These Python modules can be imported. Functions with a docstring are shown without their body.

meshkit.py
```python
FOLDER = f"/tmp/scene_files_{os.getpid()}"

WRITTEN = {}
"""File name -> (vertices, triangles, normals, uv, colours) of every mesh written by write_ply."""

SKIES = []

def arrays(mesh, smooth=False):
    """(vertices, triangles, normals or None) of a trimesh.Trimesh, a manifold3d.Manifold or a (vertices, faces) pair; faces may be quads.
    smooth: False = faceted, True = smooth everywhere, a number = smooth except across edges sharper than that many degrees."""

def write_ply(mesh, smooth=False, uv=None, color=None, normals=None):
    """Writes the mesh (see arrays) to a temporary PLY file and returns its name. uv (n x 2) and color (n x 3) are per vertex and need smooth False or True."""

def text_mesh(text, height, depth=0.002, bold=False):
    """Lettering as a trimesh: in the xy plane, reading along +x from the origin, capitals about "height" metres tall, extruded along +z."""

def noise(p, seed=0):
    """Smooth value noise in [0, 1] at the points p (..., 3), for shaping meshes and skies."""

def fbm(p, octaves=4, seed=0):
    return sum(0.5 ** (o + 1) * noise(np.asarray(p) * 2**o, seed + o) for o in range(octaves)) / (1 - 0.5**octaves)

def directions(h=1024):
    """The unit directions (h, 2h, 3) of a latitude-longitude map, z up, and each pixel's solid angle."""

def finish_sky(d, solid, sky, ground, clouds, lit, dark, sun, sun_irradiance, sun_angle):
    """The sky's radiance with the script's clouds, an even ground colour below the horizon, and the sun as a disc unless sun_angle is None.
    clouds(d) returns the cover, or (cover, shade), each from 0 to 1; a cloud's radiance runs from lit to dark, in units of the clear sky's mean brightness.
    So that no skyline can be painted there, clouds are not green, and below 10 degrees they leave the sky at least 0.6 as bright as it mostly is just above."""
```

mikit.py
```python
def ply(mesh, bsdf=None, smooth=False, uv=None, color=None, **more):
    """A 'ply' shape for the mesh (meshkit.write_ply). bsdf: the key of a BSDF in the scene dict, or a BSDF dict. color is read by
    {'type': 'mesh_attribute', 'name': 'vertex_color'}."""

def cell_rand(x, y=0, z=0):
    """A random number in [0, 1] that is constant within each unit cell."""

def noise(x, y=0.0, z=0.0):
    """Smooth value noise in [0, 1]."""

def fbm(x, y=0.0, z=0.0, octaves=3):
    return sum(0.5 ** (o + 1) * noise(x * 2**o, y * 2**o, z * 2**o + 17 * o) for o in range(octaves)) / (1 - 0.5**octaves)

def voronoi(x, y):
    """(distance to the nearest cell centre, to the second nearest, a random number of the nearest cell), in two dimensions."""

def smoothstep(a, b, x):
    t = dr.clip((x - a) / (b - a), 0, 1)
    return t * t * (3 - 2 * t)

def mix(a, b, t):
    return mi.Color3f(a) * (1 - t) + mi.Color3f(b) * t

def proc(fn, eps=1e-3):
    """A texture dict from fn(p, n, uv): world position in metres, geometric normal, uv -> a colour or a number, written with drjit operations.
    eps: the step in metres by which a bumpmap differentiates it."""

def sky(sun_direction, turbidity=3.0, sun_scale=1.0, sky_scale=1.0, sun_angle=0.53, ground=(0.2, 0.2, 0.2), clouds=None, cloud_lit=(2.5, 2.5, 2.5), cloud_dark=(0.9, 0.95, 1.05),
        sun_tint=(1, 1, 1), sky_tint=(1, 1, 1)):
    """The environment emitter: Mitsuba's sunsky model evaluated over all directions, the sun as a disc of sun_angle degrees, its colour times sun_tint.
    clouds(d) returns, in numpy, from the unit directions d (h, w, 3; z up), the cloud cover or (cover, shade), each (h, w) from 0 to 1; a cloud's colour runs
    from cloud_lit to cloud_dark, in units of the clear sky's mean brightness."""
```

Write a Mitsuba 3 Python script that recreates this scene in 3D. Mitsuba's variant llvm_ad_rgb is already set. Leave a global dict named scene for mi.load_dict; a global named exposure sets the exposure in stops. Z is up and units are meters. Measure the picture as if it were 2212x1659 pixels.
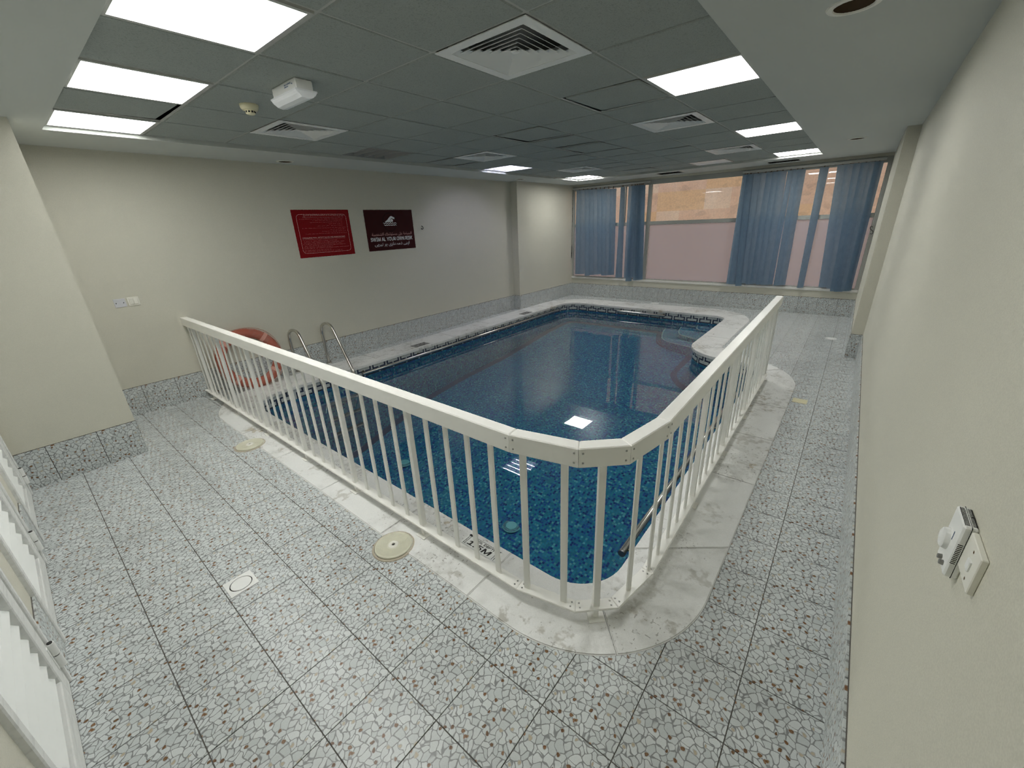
import math, random
import numpy as np, trimesh
import drjit as dr
import mitsuba as mi
import mikit, meshkit
from mikit import noise, fbm, voronoi, cell_rand, smoothstep, mix
from shapely.geometry import Polygon, LineString, Point, box as sbox
from shapely.ops import unary_union
from shapely import affinity

random.seed(7)
rng = np.random.default_rng(7)
T = mi.ScalarTransform4f
scene, labels = {}, {}

# ------------------------------------------------------------------ camera, sky, lamps, exposure
W, Hpx, FPX = 2212, 1659, 876.88
CAM = (1.8908, -1.7481, 1.75)
RIGHT, DOWN, FWD = (0.7777, 0.62737, -0.03995), (0.20072, -0.30804, -0.92996), (-0.59574, 0.71521, -0.36549)
m = np.eye(4)
m[:3, 0], m[:3, 1], m[:3, 2], m[:3, 3] = -np.array(RIGHT), -np.array(DOWN), FWD, CAM
scene['camera'] = {'type': 'perspective', 'fov_axis': 'x', 'fov': math.degrees(2 * math.atan(W / 2 / FPX)), 'near_clip': 0.02,
                   'to_world': T(m.tolist())}
exposure = 0.80
SKY_SCALE, SUN_SCALE = 1.0, 1.0
LAMP = (11.3, 11.3, 10.9)            # the flush light panels
TUBE = (20.0, 19.5, 25.0)         # bare tubes of the louvred fitting
scene['sky'] = mikit.sky((0.25, -0.55, 0.85), turbidity=4.0, sun_scale=0.75 * SUN_SCALE, sky_scale=1.15 * SKY_SCALE, ground=(0.3, 0.27, 0.24))


# ------------------------------------------------------------------ materials
def rgb(c):
    return {'type': 'rgb', 'value': [float(x) for x in c]}


def pr(c, rough=0.5, relief=None, **k):
    b = {'type': 'principled', 'base_color': c if isinstance(c, dict) else rgb(c), 'roughness': rough, **k}
    if relief:
        b = {'type': 'bumpmap', 'arbitrary': mikit.proc(relief[0]), 'scale': relief[1], 'bsdf': b}
    return {'type': 'twosided', 'bsdf': b}


def wall_col(p, n, uv):
    a = p.x + p.y
    t = fbm(a * 1.3, p.z * 1.3, p.x * 0.7)
    g = noise(a * 420, p.z * 420, p.x * 90)
    return mix((0.57, 0.556, 0.475), (0.545, 0.531, 0.453), t) * (0.95 + 0.10 * g)


def peel(p, n, uv):
    return fbm((p.x + p.y) * 75, p.z * 75, p.x * 30, 2)


def tile_col(p, n, uv):
    u, v = mi.Float(uv.x), mi.Float(uv.y)
    su = u / 0.0262 + 0.55 * (noise(u * 52, v * 52) - 0.5) + 3.0
    sv = v / 0.0262 + 0.55 * (noise(u * 52 + 9, v * 52 + 4) - 0.5) + 3.0
    f1, f2, w = voronoi(su, sv)
    line = 1 - smoothstep(0.06, 0.17, f2 - f1)
    g = noise(u * 900, v * 900)
    stone = mix((0.48, 0.515, 0.51), (0.59, 0.62, 0.615), w) * (0.94 + 0.12 * g)
    d1, d2, w2 = voronoi(u / 0.050 + 0.3 * noise(u * 60, v * 60) + 7.7, v / 0.050 + 3.3)
    size = 0.085 + 0.06 * w2
    keep = smoothstep(0.22, 0.23, w2)
    d1 = d1 + 0.06 * (noise(u * 160, v * 160) - 0.5)
    spot = (1 - smoothstep(size, size + 0.015, d1)) * keep
    ring = (1 - smoothstep(size + 0.04, size + 0.055, d1)) * keep
    w3 = cell_rand(w2 * 977, 3, 5)
    t3 = noise(u * 260, v * 260)
    brown = mix((0.17, 0.065, 0.022), (0.36, 0.22, 0.11), t3) * (0.45 + 1.1 * w3)
    brown = dr.select(w3 > 0.55, mix((0.40, 0.345, 0.25), (0.48, 0.43, 0.33), t3), brown)
    c = mix(stone, (0.225, 0.235, 0.235), line)
    c = mix(c, (0.40, 0.41, 0.40), ring)
    c = mix(c, brown, spot)
    film = fbm(p.x * 2.3, p.y * 2.3, p.z * 2.3)
    grime = smoothstep(0.55, 0.75, film)
    return c * (1 - 0.10 * grime)


GRIME = [(.93, -.715, .15, .8), (1.08, -.70, .13, .8), (1.22, -.665, .12, .7), (-.62, -.68, .16, .6), (-1.15, -.63, .18, .5), (1.60, .06, .15, .6), (1.575, -.30, .10, .8), (1.50, .62, .22, .4), (1.50, 1.75, .35, .4),
         (1.52, 2.7, .35, .4), (.45, 4.20, .22, .35), (1.38, -.22, .2, .4), (.55, -.69, .1, .5)]


def marble_col(p, n, uv):
    g = noise(p.x * 300, p.y * 300, p.z * 200)
    big = fbm(p.x * 2.3, p.y * 2.3, 1.0, 4)
    fine = fbm(p.x * 34, p.y * 34, 3.0, 3)
    mid = fbm(p.x * 9 + 3, p.y * 9, 2.0, 4)
    dirt = smoothstep(0.40, 0.80, big * 0.55 + mid * 0.45) * (0.35 + 0.9 * smoothstep(0.35, 0.7, fine))
    flake = smoothstep(0.70, 0.715, mid * 0.75 + fine * 0.25) * smoothstep(0.5, 0.62, big)
    fleck = smoothstep(0.84, 0.88, noise(p.x * 95, p.y * 95, 5.0)) * smoothstep(0.42, 0.55, big)
    c = mix((0.74, 0.745, 0.73), (0.67, 0.675, 0.66), g)
    c = mix(c, (0.33, 0.325, 0.295), dr.clip(dirt, 0, 1) * 0.62)
    c = mix(c, (0.43, 0.38, 0.29), flake * 0.7)
    for gx, gy, gr, amt in GRIME:                 # mould and grime where the rim is stained
        d = dr.sqrt(dr.square(p.x - gx) + dr.square(p.y - gy)) / gr
        spot = smoothstep(0.62, 0.80, fine * 0.60 + mid * 0.20 + 0.36 * dr.maximum(1 - d, 0.0))
        c = mix(c, (0.30, 0.285, 0.235), spot * amt * 0.8)
    return mix(c, (0.14, 0.13, 0.11), fleck * 0.5)


def mosaic_cell(a, b):
    i, j = dr.floor(a), dr.floor(b)
    r, q = cell_rand(i, j, 3), cell_rand(i, j, 8)
    c = mi.Color3f(0.017, 0.160, 0.255)
    c = dr.select(r > 0.42, mi.Color3f(0.013, 0.110, 0.250), c)
    c = dr.select(r > 0.62, mi.Color3f(0.010, 0.050, 0.225), c)
    c = dr.select(r > 0.78, mi.Color3f(0.065, 0.270, 0.335), c)
    c = dr.select(r > 0.90, mi.Color3f(0.010, 0.030, 0.160), c)
    fa, fb = a - i, b - j
    gr = dr.maximum(dr.select((fa < 0.07) | (fa > 0.93), 1.0, 0.0), dr.select((fb < 0.07) | (fb > 0.93), 1.0, 0.0))
    return mix(c * (0.8 + 0.4 * q), (0.032, 0.130, 0.195), gr)


def mosaic_col(p, n, uv):
    s = 0.0245
    a = dr.select(dr.abs(n.x) > 0.6, p.y, p.x) / s
    b = dr.select(dr.abs(n.z) > 0.5, p.y, p.z) / s
    return mosaic_cell(a, b)


KEY = ["1111111110", "1000000010", "1000000010", "1111011110", "0001010000", "0001010000", "1111011111"]


def band_col(p, n, uv):
    # the key pattern laid in small tiles: uv.x along the wall in tiles, uv.y rows from the top
    cx, cy = dr.floor(mi.Float(uv.x)), dr.floor(mi.Float(uv.y))
    k = cx - 10 * dr.floor(cx / 10)
    on = mi.Float(0)
    for r, row in enumerate(KEY):
        for c, ch in enumerate(row):
            if ch == '1':
                on = dr.select((dr.abs(k - c) < 0.5) & (dr.abs(cy - r) < 0.5), 1.0, on)
    fa, fb = mi.Float(uv.x) - cx, mi.Float(uv.y) - cy
    gr = dr.select((fa < 0.06) | (fa > 0.94) | (fb < 0.06) | (fb > 0.94), 1.0, 0.0)
    q = cell_rand(cx, cy, 4)
    c = dr.select(on > 0.5, mi.Color3f(0.010, 0.018, 0.050) * (0.7 + 0.6 * q), mi.Color3f(0.50, 0.53, 0.52) * (0.9 + 0.15 * q))
    c = dr.select(cy > 6.5, mosaic_cell(mi.Float(uv.x), mi.Float(uv.y)), c)
    return mix(c, (0.33, 0.36, 0.36), gr * dr.select(cy > 6.5, 0.0, 0.5))


def ceil_col(p, n, uv):
    g = noise(p.x * 330, p.y * 330)
    d = smoothstep(0.70, 0.78, noise(p.x * 190 + 40, p.y * 190))
    return mix((0.31, 0.335, 0.315), (0.27, 0.295, 0.275), g) * (1 - 0.14 * d) * (0.96 + 0.08 * fbm(p.x * 3, p.y * 3))


def door_col(p, n, uv):
    g = fbm(p.x * 12, p.z * 90, p.y * 40)
    h = fbm(p.x * 95, p.z * 60)
    return mix((0.70, 0.71, 0.69), (0.58, 0.59, 0.575), smoothstep(0.45, 0.75, g) * 0.6 + 0.25 * h)


def outside_col(p, n, uv):
    i, j = dr.floor(p.x / 0.62 + 0.35), dr.floor(p.z / 0.48)
    r = cell_rand(i, j, 2)
    t = fbm(p.x * 5, p.z * 5)
    f = noise(p.x * 40, p.z * 40)
    c = mix((0.82, 0.62, 0.48), (0.78, 0.56, 0.42), t)
    c = mix(c, (0.82, 0.58, 0.32), smoothstep(0.78, 0.79, r) * 0.6)
    c = mix(c, (0.85, 0.70, 0.56), (1 - smoothstep(0.18, 0.19, r)) * 0.8)
    stain = smoothstep(0.60, 0.72, fbm(p.x * 4 + 7, p.z * 7))
    return c * (1 - 0.12 * stain) * (0.93 + 0.14 * f)


def fabric_col(p, n, uv):
    g = noise(p.x * 500, p.z * 500)
    h = fbm(p.x * 30, p.z * 22)
    return mix((0.30, 0.43, 0.56), (0.24, 0.365, 0.49), h) * (0.92 + 0.16 * g)


def fabric_pale(p, n, uv):  # slightly paler tone of the slat fabric, so neighbouring slats differ
    return fabric_col(p, n, uv) * mi.Color3f(1.16, 1.10, 1.06)


def ring_col(p, n, uv):
    h = fbm(p.x * 16, p.y * 16, p.z * 16)
    return mix((0.36, 0.095, 0.060), (0.36, 0.14, 0.105), smoothstep(0.45, 0.7, h))


def lid_col(p, n, uv):
    g = fbm(p.x * 45, p.y * 45)
    return mix((0.60, 0.59, 0.47), (0.52, 0.51, 0.41), g)


M = {
    'mat_wall': pr(mikit.proc(wall_col), 0.62, (peel, 0.0011), specular=0.35),
    'mat_tile': pr(mikit.proc(tile_col), 0.34, specular=0.45),
    'mat_grout': pr((0.115, 0.11, 0.10), 0.9),
    'mat_marble': pr(mikit.proc(marble_col), 0.45, specular=0.4),
    'mat_mosaic': pr(mikit.proc(mosaic_col), 0.25, specular=0.3),
    'mat_band': pr(mikit.proc(band_col), 0.25, specular=0.4),
    'mat_stripe': pr((0.018, 0.030, 0.085), 0.4),
    'mat_ceiling': pr(mikit.proc(ceil_col), 0.95, specular=0.1),
    'mat_gypsum': pr((0.47, 0.49, 0.46), 0.8, specular=0.2),
    'mat_gridbar': pr((0.40, 0.405, 0.38), 0.55),
    'mat_dark': pr((0.012, 0.012, 0.012), 0.9),
    'mat_duct': pr((0.16, 0.16, 0.155), 0.9),
    'mat_concrete': pr((0.30, 0.29, 0.27), 0.95),
    'mat_rail': pr((0.78, 0.775, 0.735), 0.28, specular=0.5),
    'mat_chrome': pr((0.62, 0.60, 0.55), 0.16, metallic=1.0),
    'mat_louvre': pr((0.30, 0.31, 0.31), 0.5),
    'mat_steel': pr((0.35, 0.35, 0.34), 0.35, metallic=1.0),
    'mat_brass': pr((0.10, 0.10, 0.075), 0.4, metallic=0.6),
    'mat_door': pr(mikit.proc(door_col), 0.4),
    'mat_slat': pr((0.78, 0.80, 0.78), 0.35),
    'mat_frame': pr((0.36, 0.37, 0.345), 0.4, specular=0.4),
    'mat_sill': pr((0.70, 0.70, 0.66), 0.35),
    'mat_glass': {'type': 'thindielectric', 'int_ior': 1.5},
    'mat_frosted': {'type': 'principledthin', 'base_color': rgb((0.72, 0.76, 0.92)), 'roughness': 0.6, 'diff_trans': 1.6},
    'mat_fabric': {'type': 'principledthin', 'base_color': mikit.proc(fabric_col), 'roughness': 0.85, 'diff_trans': 1.45},
    'mat_fabric_pale': {'type': 'principledthin', 'base_color': mikit.proc(fabric_pale), 'roughness': 0.85, 'diff_trans': 1.5},
    'mat_white': pr((0.74, 0.75, 0.73), 0.4),
    'mat_cream': pr((0.66, 0.62, 0.42), 0.45),
    'mat_ivory': pr((0.70, 0.69, 0.62), 0.4),
    'mat_lid': pr(mikit.proc(lid_col), 0.5),
    'mat_greyplate': pr((0.24, 0.24, 0.235), 0.6),
    'mat_red': pr((0.20, 0.003, 0.006), 0.5, specular=0.15),
    'mat_maroon': pr((0.034, 0.0012, 0.002), 0.5, specular=0.15),
    'mat_maroon_dark': pr((0.018, 0.001, 0.0015), 0.5, specular=0.15),
    'mat_pinkprint': pr((0.55, 0.30, 0.29), 0.5),
    'mat_whiteprint': pr((0.72, 0.72, 0.74), 0.5),
    'mat_blackprint': pr((0.012, 0.012, 0.012), 0.5),
    'mat_blueprint': pr((0.16, 0.20, 0.30), 0.5),
    'mat_ring': pr(mikit.proc(ring_col), 0.42),
    'mat_rope': pr((0.42, 0.25, 0.20), 0.8),
    'mat_brown': pr((0.10, 0.065, 0.035), 0.6),
    'mat_lens': pr((0.78, 0.80, 0.82), 0.15, specular=0.6, clearcoat=0.4),
    'mat_teal': pr((0.10, 0.34, 0.38), 0.4),
    'mat_outside': pr(mikit.proc(outside_col), 0.9, specular=0.1),
    'mat_ground': pr((0.45, 0.40, 0.34), 0.9),
    'mat_water': {'type': 'thindielectric', 'int_ior': 1.29},
    'mat_tread_edge': pr((0.20, 0.36, 0.38), 0.4),
}
scene.update(M)

# ------------------------------------------------------------------ mesh helpers
count = {}


def nm(base):
    k = count.get(base, 0)
    count[base] = k + 1
    return base if k == 0 else f'{base}_{k:03d}'


def add(key, mesh, mat, smooth=False, uv=None, **more):
    scene[key] = mikit.ply(mesh, mat, smooth=smooth, uv=uv, **more)
    return key


def put(key, shape, to_world):
    scene[key] = {**shape, 'to_world': to_world}
    return key


def tag(key, label, cat=None, group=None, kind=None):
    d = labels.setdefault(key, {})
    if label: d['label'] = label
    if cat: d['category'] = cat
    if group: d['group'] = group
    if kind: d['kind'] = kind
    return key


def structure(key, mesh, mat, label=None, **k):
    add(key, mesh, mat, **k)
    labels[key] = {'kind': 'structure', **({'label': label} if label else {})}
    return key


def cat(*ms):
    return trimesh.util.concatenate([x for x in ms])


def bx(x0, x1, y0, y1, z0, z1):
    b = trimesh.creation.box((x1 - x0, y1 - y0, z1 - z0))
    b.apply_translation(((x0 + x1) / 2, (y0 + y1) / 2, (z0 + z1) / 2))
    return b


def bev(x0, x1, y0, y1, z0, z1, b=0.004):
    b = min(b, (x1 - x0) / 2.01, (y1 - y0) / 2.01, (z1 - z0) / 2.01)
    P = []
    for sx, sy, sz in np.ndindex(2, 2, 2):
        c = np.array([(x0, x1)[sx], (y0, y1)[sy], (z0, z1)[sz]])
        s = np.array([1 - 2 * sx, 1 - 2 * sy, 1 - 2 * sz]) * b
        for k in range(3):
            q = c + s
            q[k] = c[k]
            P.append(q)
    return trimesh.convex.convex_hull(np.array(P))


def ext(poly, z0, z1):
    g = [p for p in getattr(poly, 'geoms', [poly]) if p.area > 1e-7]
    ms = []
    for p in g:
        e = trimesh.creation.extrude_polygon(p, z1 - z0, engine='earcut')
        e.apply_translation((0, 0, z0))
        ms.append(e)
    return cat(*ms)


def convex_prism(pts, z0, z1, b=0.004):
    """Chamfered prism over a convex outline."""
    p = Polygon(pts)
    q = p.buffer(-b, join_style=2)
    a, c = np.array(p.exterior.coords)[:-1], np.array(q.exterior.coords)[:-1]
    P = [np.c_[c, np.full(len(c), z0)], np.c_[a, np.full(len(a), z0 + b)], np.c_[a, np.full(len(a), z1 - b)], np.c_[c, np.full(len(c), z1)]]
    return trimesh.convex.convex_hull(np.vstack(P))


def tube(pts, r, n=12, closed=False, caps=True):
    pts = np.array(pts, float)
    N = len(pts)
    t = np.gradient(pts, axis=0) if not closed else np.roll(pts, -1, 0) - np.roll(pts, 1, 0)
    t /= np.linalg.norm(t, axis=1, keepdims=True)
    u = np.cross(t[0], [0.3, 0.2, 0.95])
    u /= np.linalg.norm(u)
    rings, a = [], np.arange(n) * 2 * np.pi / n
    R = np.broadcast_to(r, N)
    for i in range(N):
        u = u - t[i] * (u @ t[i])
        u /= np.linalg.norm(u)
        w = np.cross(t[i], u)
        rings.append(pts[i] + R[i] * (np.cos(a)[:, None] * u + np.sin(a)[:, None] * w))
    v = np.vstack(rings)
    f = []
    for i in range(N if closed else N - 1):
        for k in range(n):
            p, q = i * n + k, i * n + (k + 1) % n
            s_, d = ((i + 1) % N) * n + k, ((i + 1) % N) * n + (k + 1) % n
            f += [[p, q, d], [p, d, s_]]
    if caps and not closed:
        v = np.vstack([v, pts[:1], pts[-1:]])
        for k in range(n):
            f += [[N * n, (k + 1) % n, k], [N * n + 1, (N - 1) * n + k, (N - 1) * n + (k + 1) % n]]
    return trimesh.Trimesh(v, f, process=False)


def lathe(prof, n=32):
    return trimesh.creation.revolve(np.array(prof, float), sections=n)


def moved(mesh, loc=(0, 0, 0), rz=0.0, basis=None):
    c = mesh.copy()
    M4 = np.eye(4)
    if basis is not None:
        M4[:3, :3] = np.array(basis, float).T
    elif rz:
        M4[:2, :2] = [[math.cos(rz), -math.sin(rz)], [math.sin(rz), math.cos(rz)]]
    M4[:3, 3] = loc
    c.apply_transform(M4)
    return c


def fillet(pts):
    """Outline from (x, y, r): every corner rounded by its r."""
    out, n = [], len(pts)
    for i in range(n):
        p, r = np.array(pts[i][:2], float), pts[i][2]
        a, b = np.array(pts[i - 1][:2], float), np.array(pts[(i + 1) % n][:2], float)
        if r <= 0:
            out.append(p)
            continue
        da, db = (a - p) / np.linalg.norm(a - p), (b - p) / np.linalg.norm(b - p)
        th = math.acos(np.clip(da @ db, -1, 1))
        t = r / math.tan(th / 2)
        bi = (da + db) / np.linalg.norm(da + db)
        c = p + bi * (r / math.sin(th / 2))
        s_, e = p + da * t - c, p + db * t - c
        a0, a1 = math.atan2(s_[1], s_[0]), math.atan2(e[1], e[0])
        d = (a1 - a0 + math.pi) % (2 * math.pi) - math.pi
        k = max(4, int(abs(d) * r / 0.045) + 3)
        for q in np.linspace(0, 1, k):
            out.append(c + r * np.array([math.cos(a0 + d * q), math.sin(a0 + d * q)]))
    return Polygon(out)


X0, X1, Y0, Y1 = -3.78, 2.155, -2.09, 7.42      # the room
ZC, ZB = 2.578, 2.545                            # tiled ceiling, plaster surround
S, OX, OY = 0.29074, -0.45394, -1.79863          # floor tile module and origin
WATER = -0.185

# ------------------------------------------------------------------ the pool's outlines
OC = fillet([(-3.62, -.75, .8), (1.665, -.75, .7), (1.665, 3.72, .9), (.66, 4.42, .08), (.66, 7.19, .9), (-3.62, 7.0, .9)])
IC = fillet([(-3.15, -.385, .4), (1.24, -.385, .28), (1.24, 3.88, .33), (.262, 3.88, .6), (.262, 6.5, .25), (-3.15, 6.5, .3)])
PW = IC.buffer(0.02)
COLUMN = (X0, -2.67, Y0, -1.38)
PIL_L = (X0, -3.62, 5.27, Y1)
PIL_R = (2.04, X1, 4.75, Y1)
ROOM = sbox(X0, Y0, X1, Y1) - sbox(COLUMN[0], COLUMN[2], COLUMN[1], COLUMN[3]) - sbox(PIL_L[0], PIL_L[2], PIL_L[1], PIL_L[3]) - sbox(PIL_R[0], PIL_R[2], PIL_R[1], PIL_R[3])

# ------------------------------------------------------------------ walls, floor slab, ceiling shell
structure('floor', ext(sbox(X0 - .2, Y0 - .4, X1 + .2, Y1 + .15) - OC.buffer(-.06), -.16, -.003), 'mat_grout', 'floor of square pebble-print tiles around the pool')
structure('wall_left', cat(bx(-4.0, X0, Y0 - .3, Y1 + .2, -.16, 2.95), bx(X0 - .01, COLUMN[1], Y0 - .1, COLUMN[3], -.003, 2.6), bx(X0 - .01, PIL_L[1], PIL_L[2], Y1 + .1, -.003, 2.6)), 'mat_wall',
          'long cream wall on the left with a projecting column near the camera')
structure('wall_right', cat(bx(X1, 2.4, Y0 - .3, Y1 + .2, -.16, 2.95), bx(PIL_R[0], X1 + .01, PIL_R[2], Y1 + .1, -.003, 2.6)), 'mat_wall', 'bare cream wall close on the right')
structure('wall_far', cat(bx(PIL_L[1] - .1, PIL_R[0] + .1, Y1, Y1 + .2, -.16, .425), bx(PIL_L[1] - .1, PIL_R[0] + .1, Y1, Y1 + .2, 2.5, 2.95)), 'mat_wall', 'low cream wall under the window at the far end')
DOORS = [(-2.57, -1.78), (-1.46, -.67), (-.37, .42)]
xs, piers = [COLUMN[1] - .05] + [v for d in DOORS for v in d] + [X1 + .05], []
for a, b in zip(xs[0::2], xs[1::2]):
    piers.append(bx(a, b, Y0 - .12, Y0, -.003, 2.95))
piers.append(bx(X0, X1, Y0 - .12, Y0 - .001, 2.08, 2.95))
piers.append(bx(X0, X1, Y0 - .3, Y0 - .24, -.16, 2.95))
structure('wall_near', cat(*piers), 'mat_wall', 'cream wall with louvred doors along the left edge')

TF = (-3.0, 1.2, -1.2, 6.6)                      # the field of square ceiling tiles
DOWNLIGHTS = [(1.675, .845), (1.62, 5.25), (-3.56, .80), (-3.365, 5.07)]
SLOTS = [(-1.42, -.99, 6.80, 7.10), (.42, .86, 6.92, 7.18)]
gyp = sbox(X0 - .1, Y0 - .2, X1 + .1, Y1 + .05) - sbox(TF[0], TF[2], TF[1], TF[3])
for x, y in DOWNLIGHTS:
    gyp = gyp - Point(x, y).buffer(.078, 12)
for a, b, c, d in SLOTS:
    gyp = gyp - sbox(a, c, b, d)
structure('ceiling', ext(gyp, ZB, 2.604), 'mat_gypsum', 'ceiling of square tiles with a plaster surround')
structure('ceiling__slab', bx(X0 - .2, X1 + .25, Y0 - .3, Y1 + .2, 2.95, 3.1), 'mat_concrete')
labels.pop('ceiling__slab')


# ------------------------------------------------------------------ floor tiles, one by one
def to_px(P):
    d = np.array(P, float) - CAM
    z = d @ np.array(FWD)
    return np.c_[W / 2 + FPX * (d @ np.array(RIGHT)) / z, Hpx / 2 + FPX * (d @ np.array(DOWN)) / z], z


def poly_tile(poly, x0, y0):
    e = ext(poly, -.012, 0.0)
    return e, np.c_[e.vertices[:, 0] - x0, e.vertices[:, 1] - y0]


GAP = .0021
tb = trimesh.creation.box((S - 2 * GAP, S - 2 * GAP, .012))
tb.apply_translation((S / 2, S / 2, -.006))
full_tile = mikit.ply(tb, 'mat_tile', uv=np.array(tb.vertices[:, :2]))
paved = ROOM - OC.buffer(.002)
cells = []
for i in range(-13, 11):
    for j in range(-2, 34):
        x, y = OX + i * S, OY + j * S
        q = sbox(x + GAP, y + GAP, x + S - GAP, y + S - GAP)
        c = q.intersection(paved)
        for g in getattr(c, 'geoms', [c]):
            if g.area < 4e-4 or g.geom_type != 'Polygon':
                continue
            px, z = to_px(np.c_[np.array(g.exterior.coords)[:-1, :2], np.zeros(len(g.exterior.coords) - 1)])
            see = 0.0
            if z.min() > .05:
                vis = Polygon(px).buffer(0).intersection(sbox(0, 0, W, Hpx))
                see = vis.area
            cells.append((see, i, j, g, abs(g.area - q.area) < 1e-7))
cells.sort(key=lambda t: (-round(t[0], 1), t[1], t[2]))
rest = []
for k, (see, i, j, g, whole) in enumerate(cells):
    x, y = OX + i * S, OY + j * S
    dz = float(rng.uniform(-.0006, .0006))
    if k < 300 and see > 20:
        if whole:
            put(nm('floor__tile'), full_tile, T().translate([x, y, dz]))
        else:
            e, uv = poly_tile(g, x, y)
            add(nm('floor__tile'), e, 'mat_tile', uv=uv, to_world=T().translate([0, 0, dz]))
    else:
        rest.append(poly_tile(g, x, y))
if rest:
    add('floor__far_tiles', cat(*[r[0] for r in rest]), 'mat_tile', uv=np.vstack([r[1] for r in rest]))
    labels['floor__far_tiles'] = {'kind': 'stuff', 'label': 'far and cut floor tiles'}

# ------------------------------------------------------------------ skirting tiles
SKH = .306


def sk_tile(w):
    b = trimesh.creation.box((w - 2 * GAP, SKH - .004, .007))
    b.apply_translation((w / 2, SKH / 2 - .002, .0035))
    return b


sk_full = mikit.ply(sk_tile(S), 'mat_tile', uv=np.array(sk_tile(S).vertices[:, :2]))


def skirt(holder, p0, d, length, n, seg=0.0):
    d, n, p0 = np.array(d, float), np.array(n, float), np.array(p0, float)
    mtx = np.eye(4)
    mtx[:3, 0], mtx[:3, 1], mtx[:3, 2] = d, (0, 0, 1), n
    a = -seg
    while a < length - .01:
        s0, s1 = max(a, 0.0), min(a + S, length)
        mtx[:3, 3] = p0 + d * s0 + n * .003
        if s1 - s0 > S - 1e-6:
            put(nm(holder + '__tile'), sk_full, T(mtx.tolist()))
        elif s1 - s0 > .012:
            b = sk_tile(s1 - s0)
            add(nm(holder + '__tile'), b, 'mat_tile', uv=np.array(b.vertices[:, :2]) + np.array([s0 - a, 0]), to_world=T(mtx.tolist()))
        a += S


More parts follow.
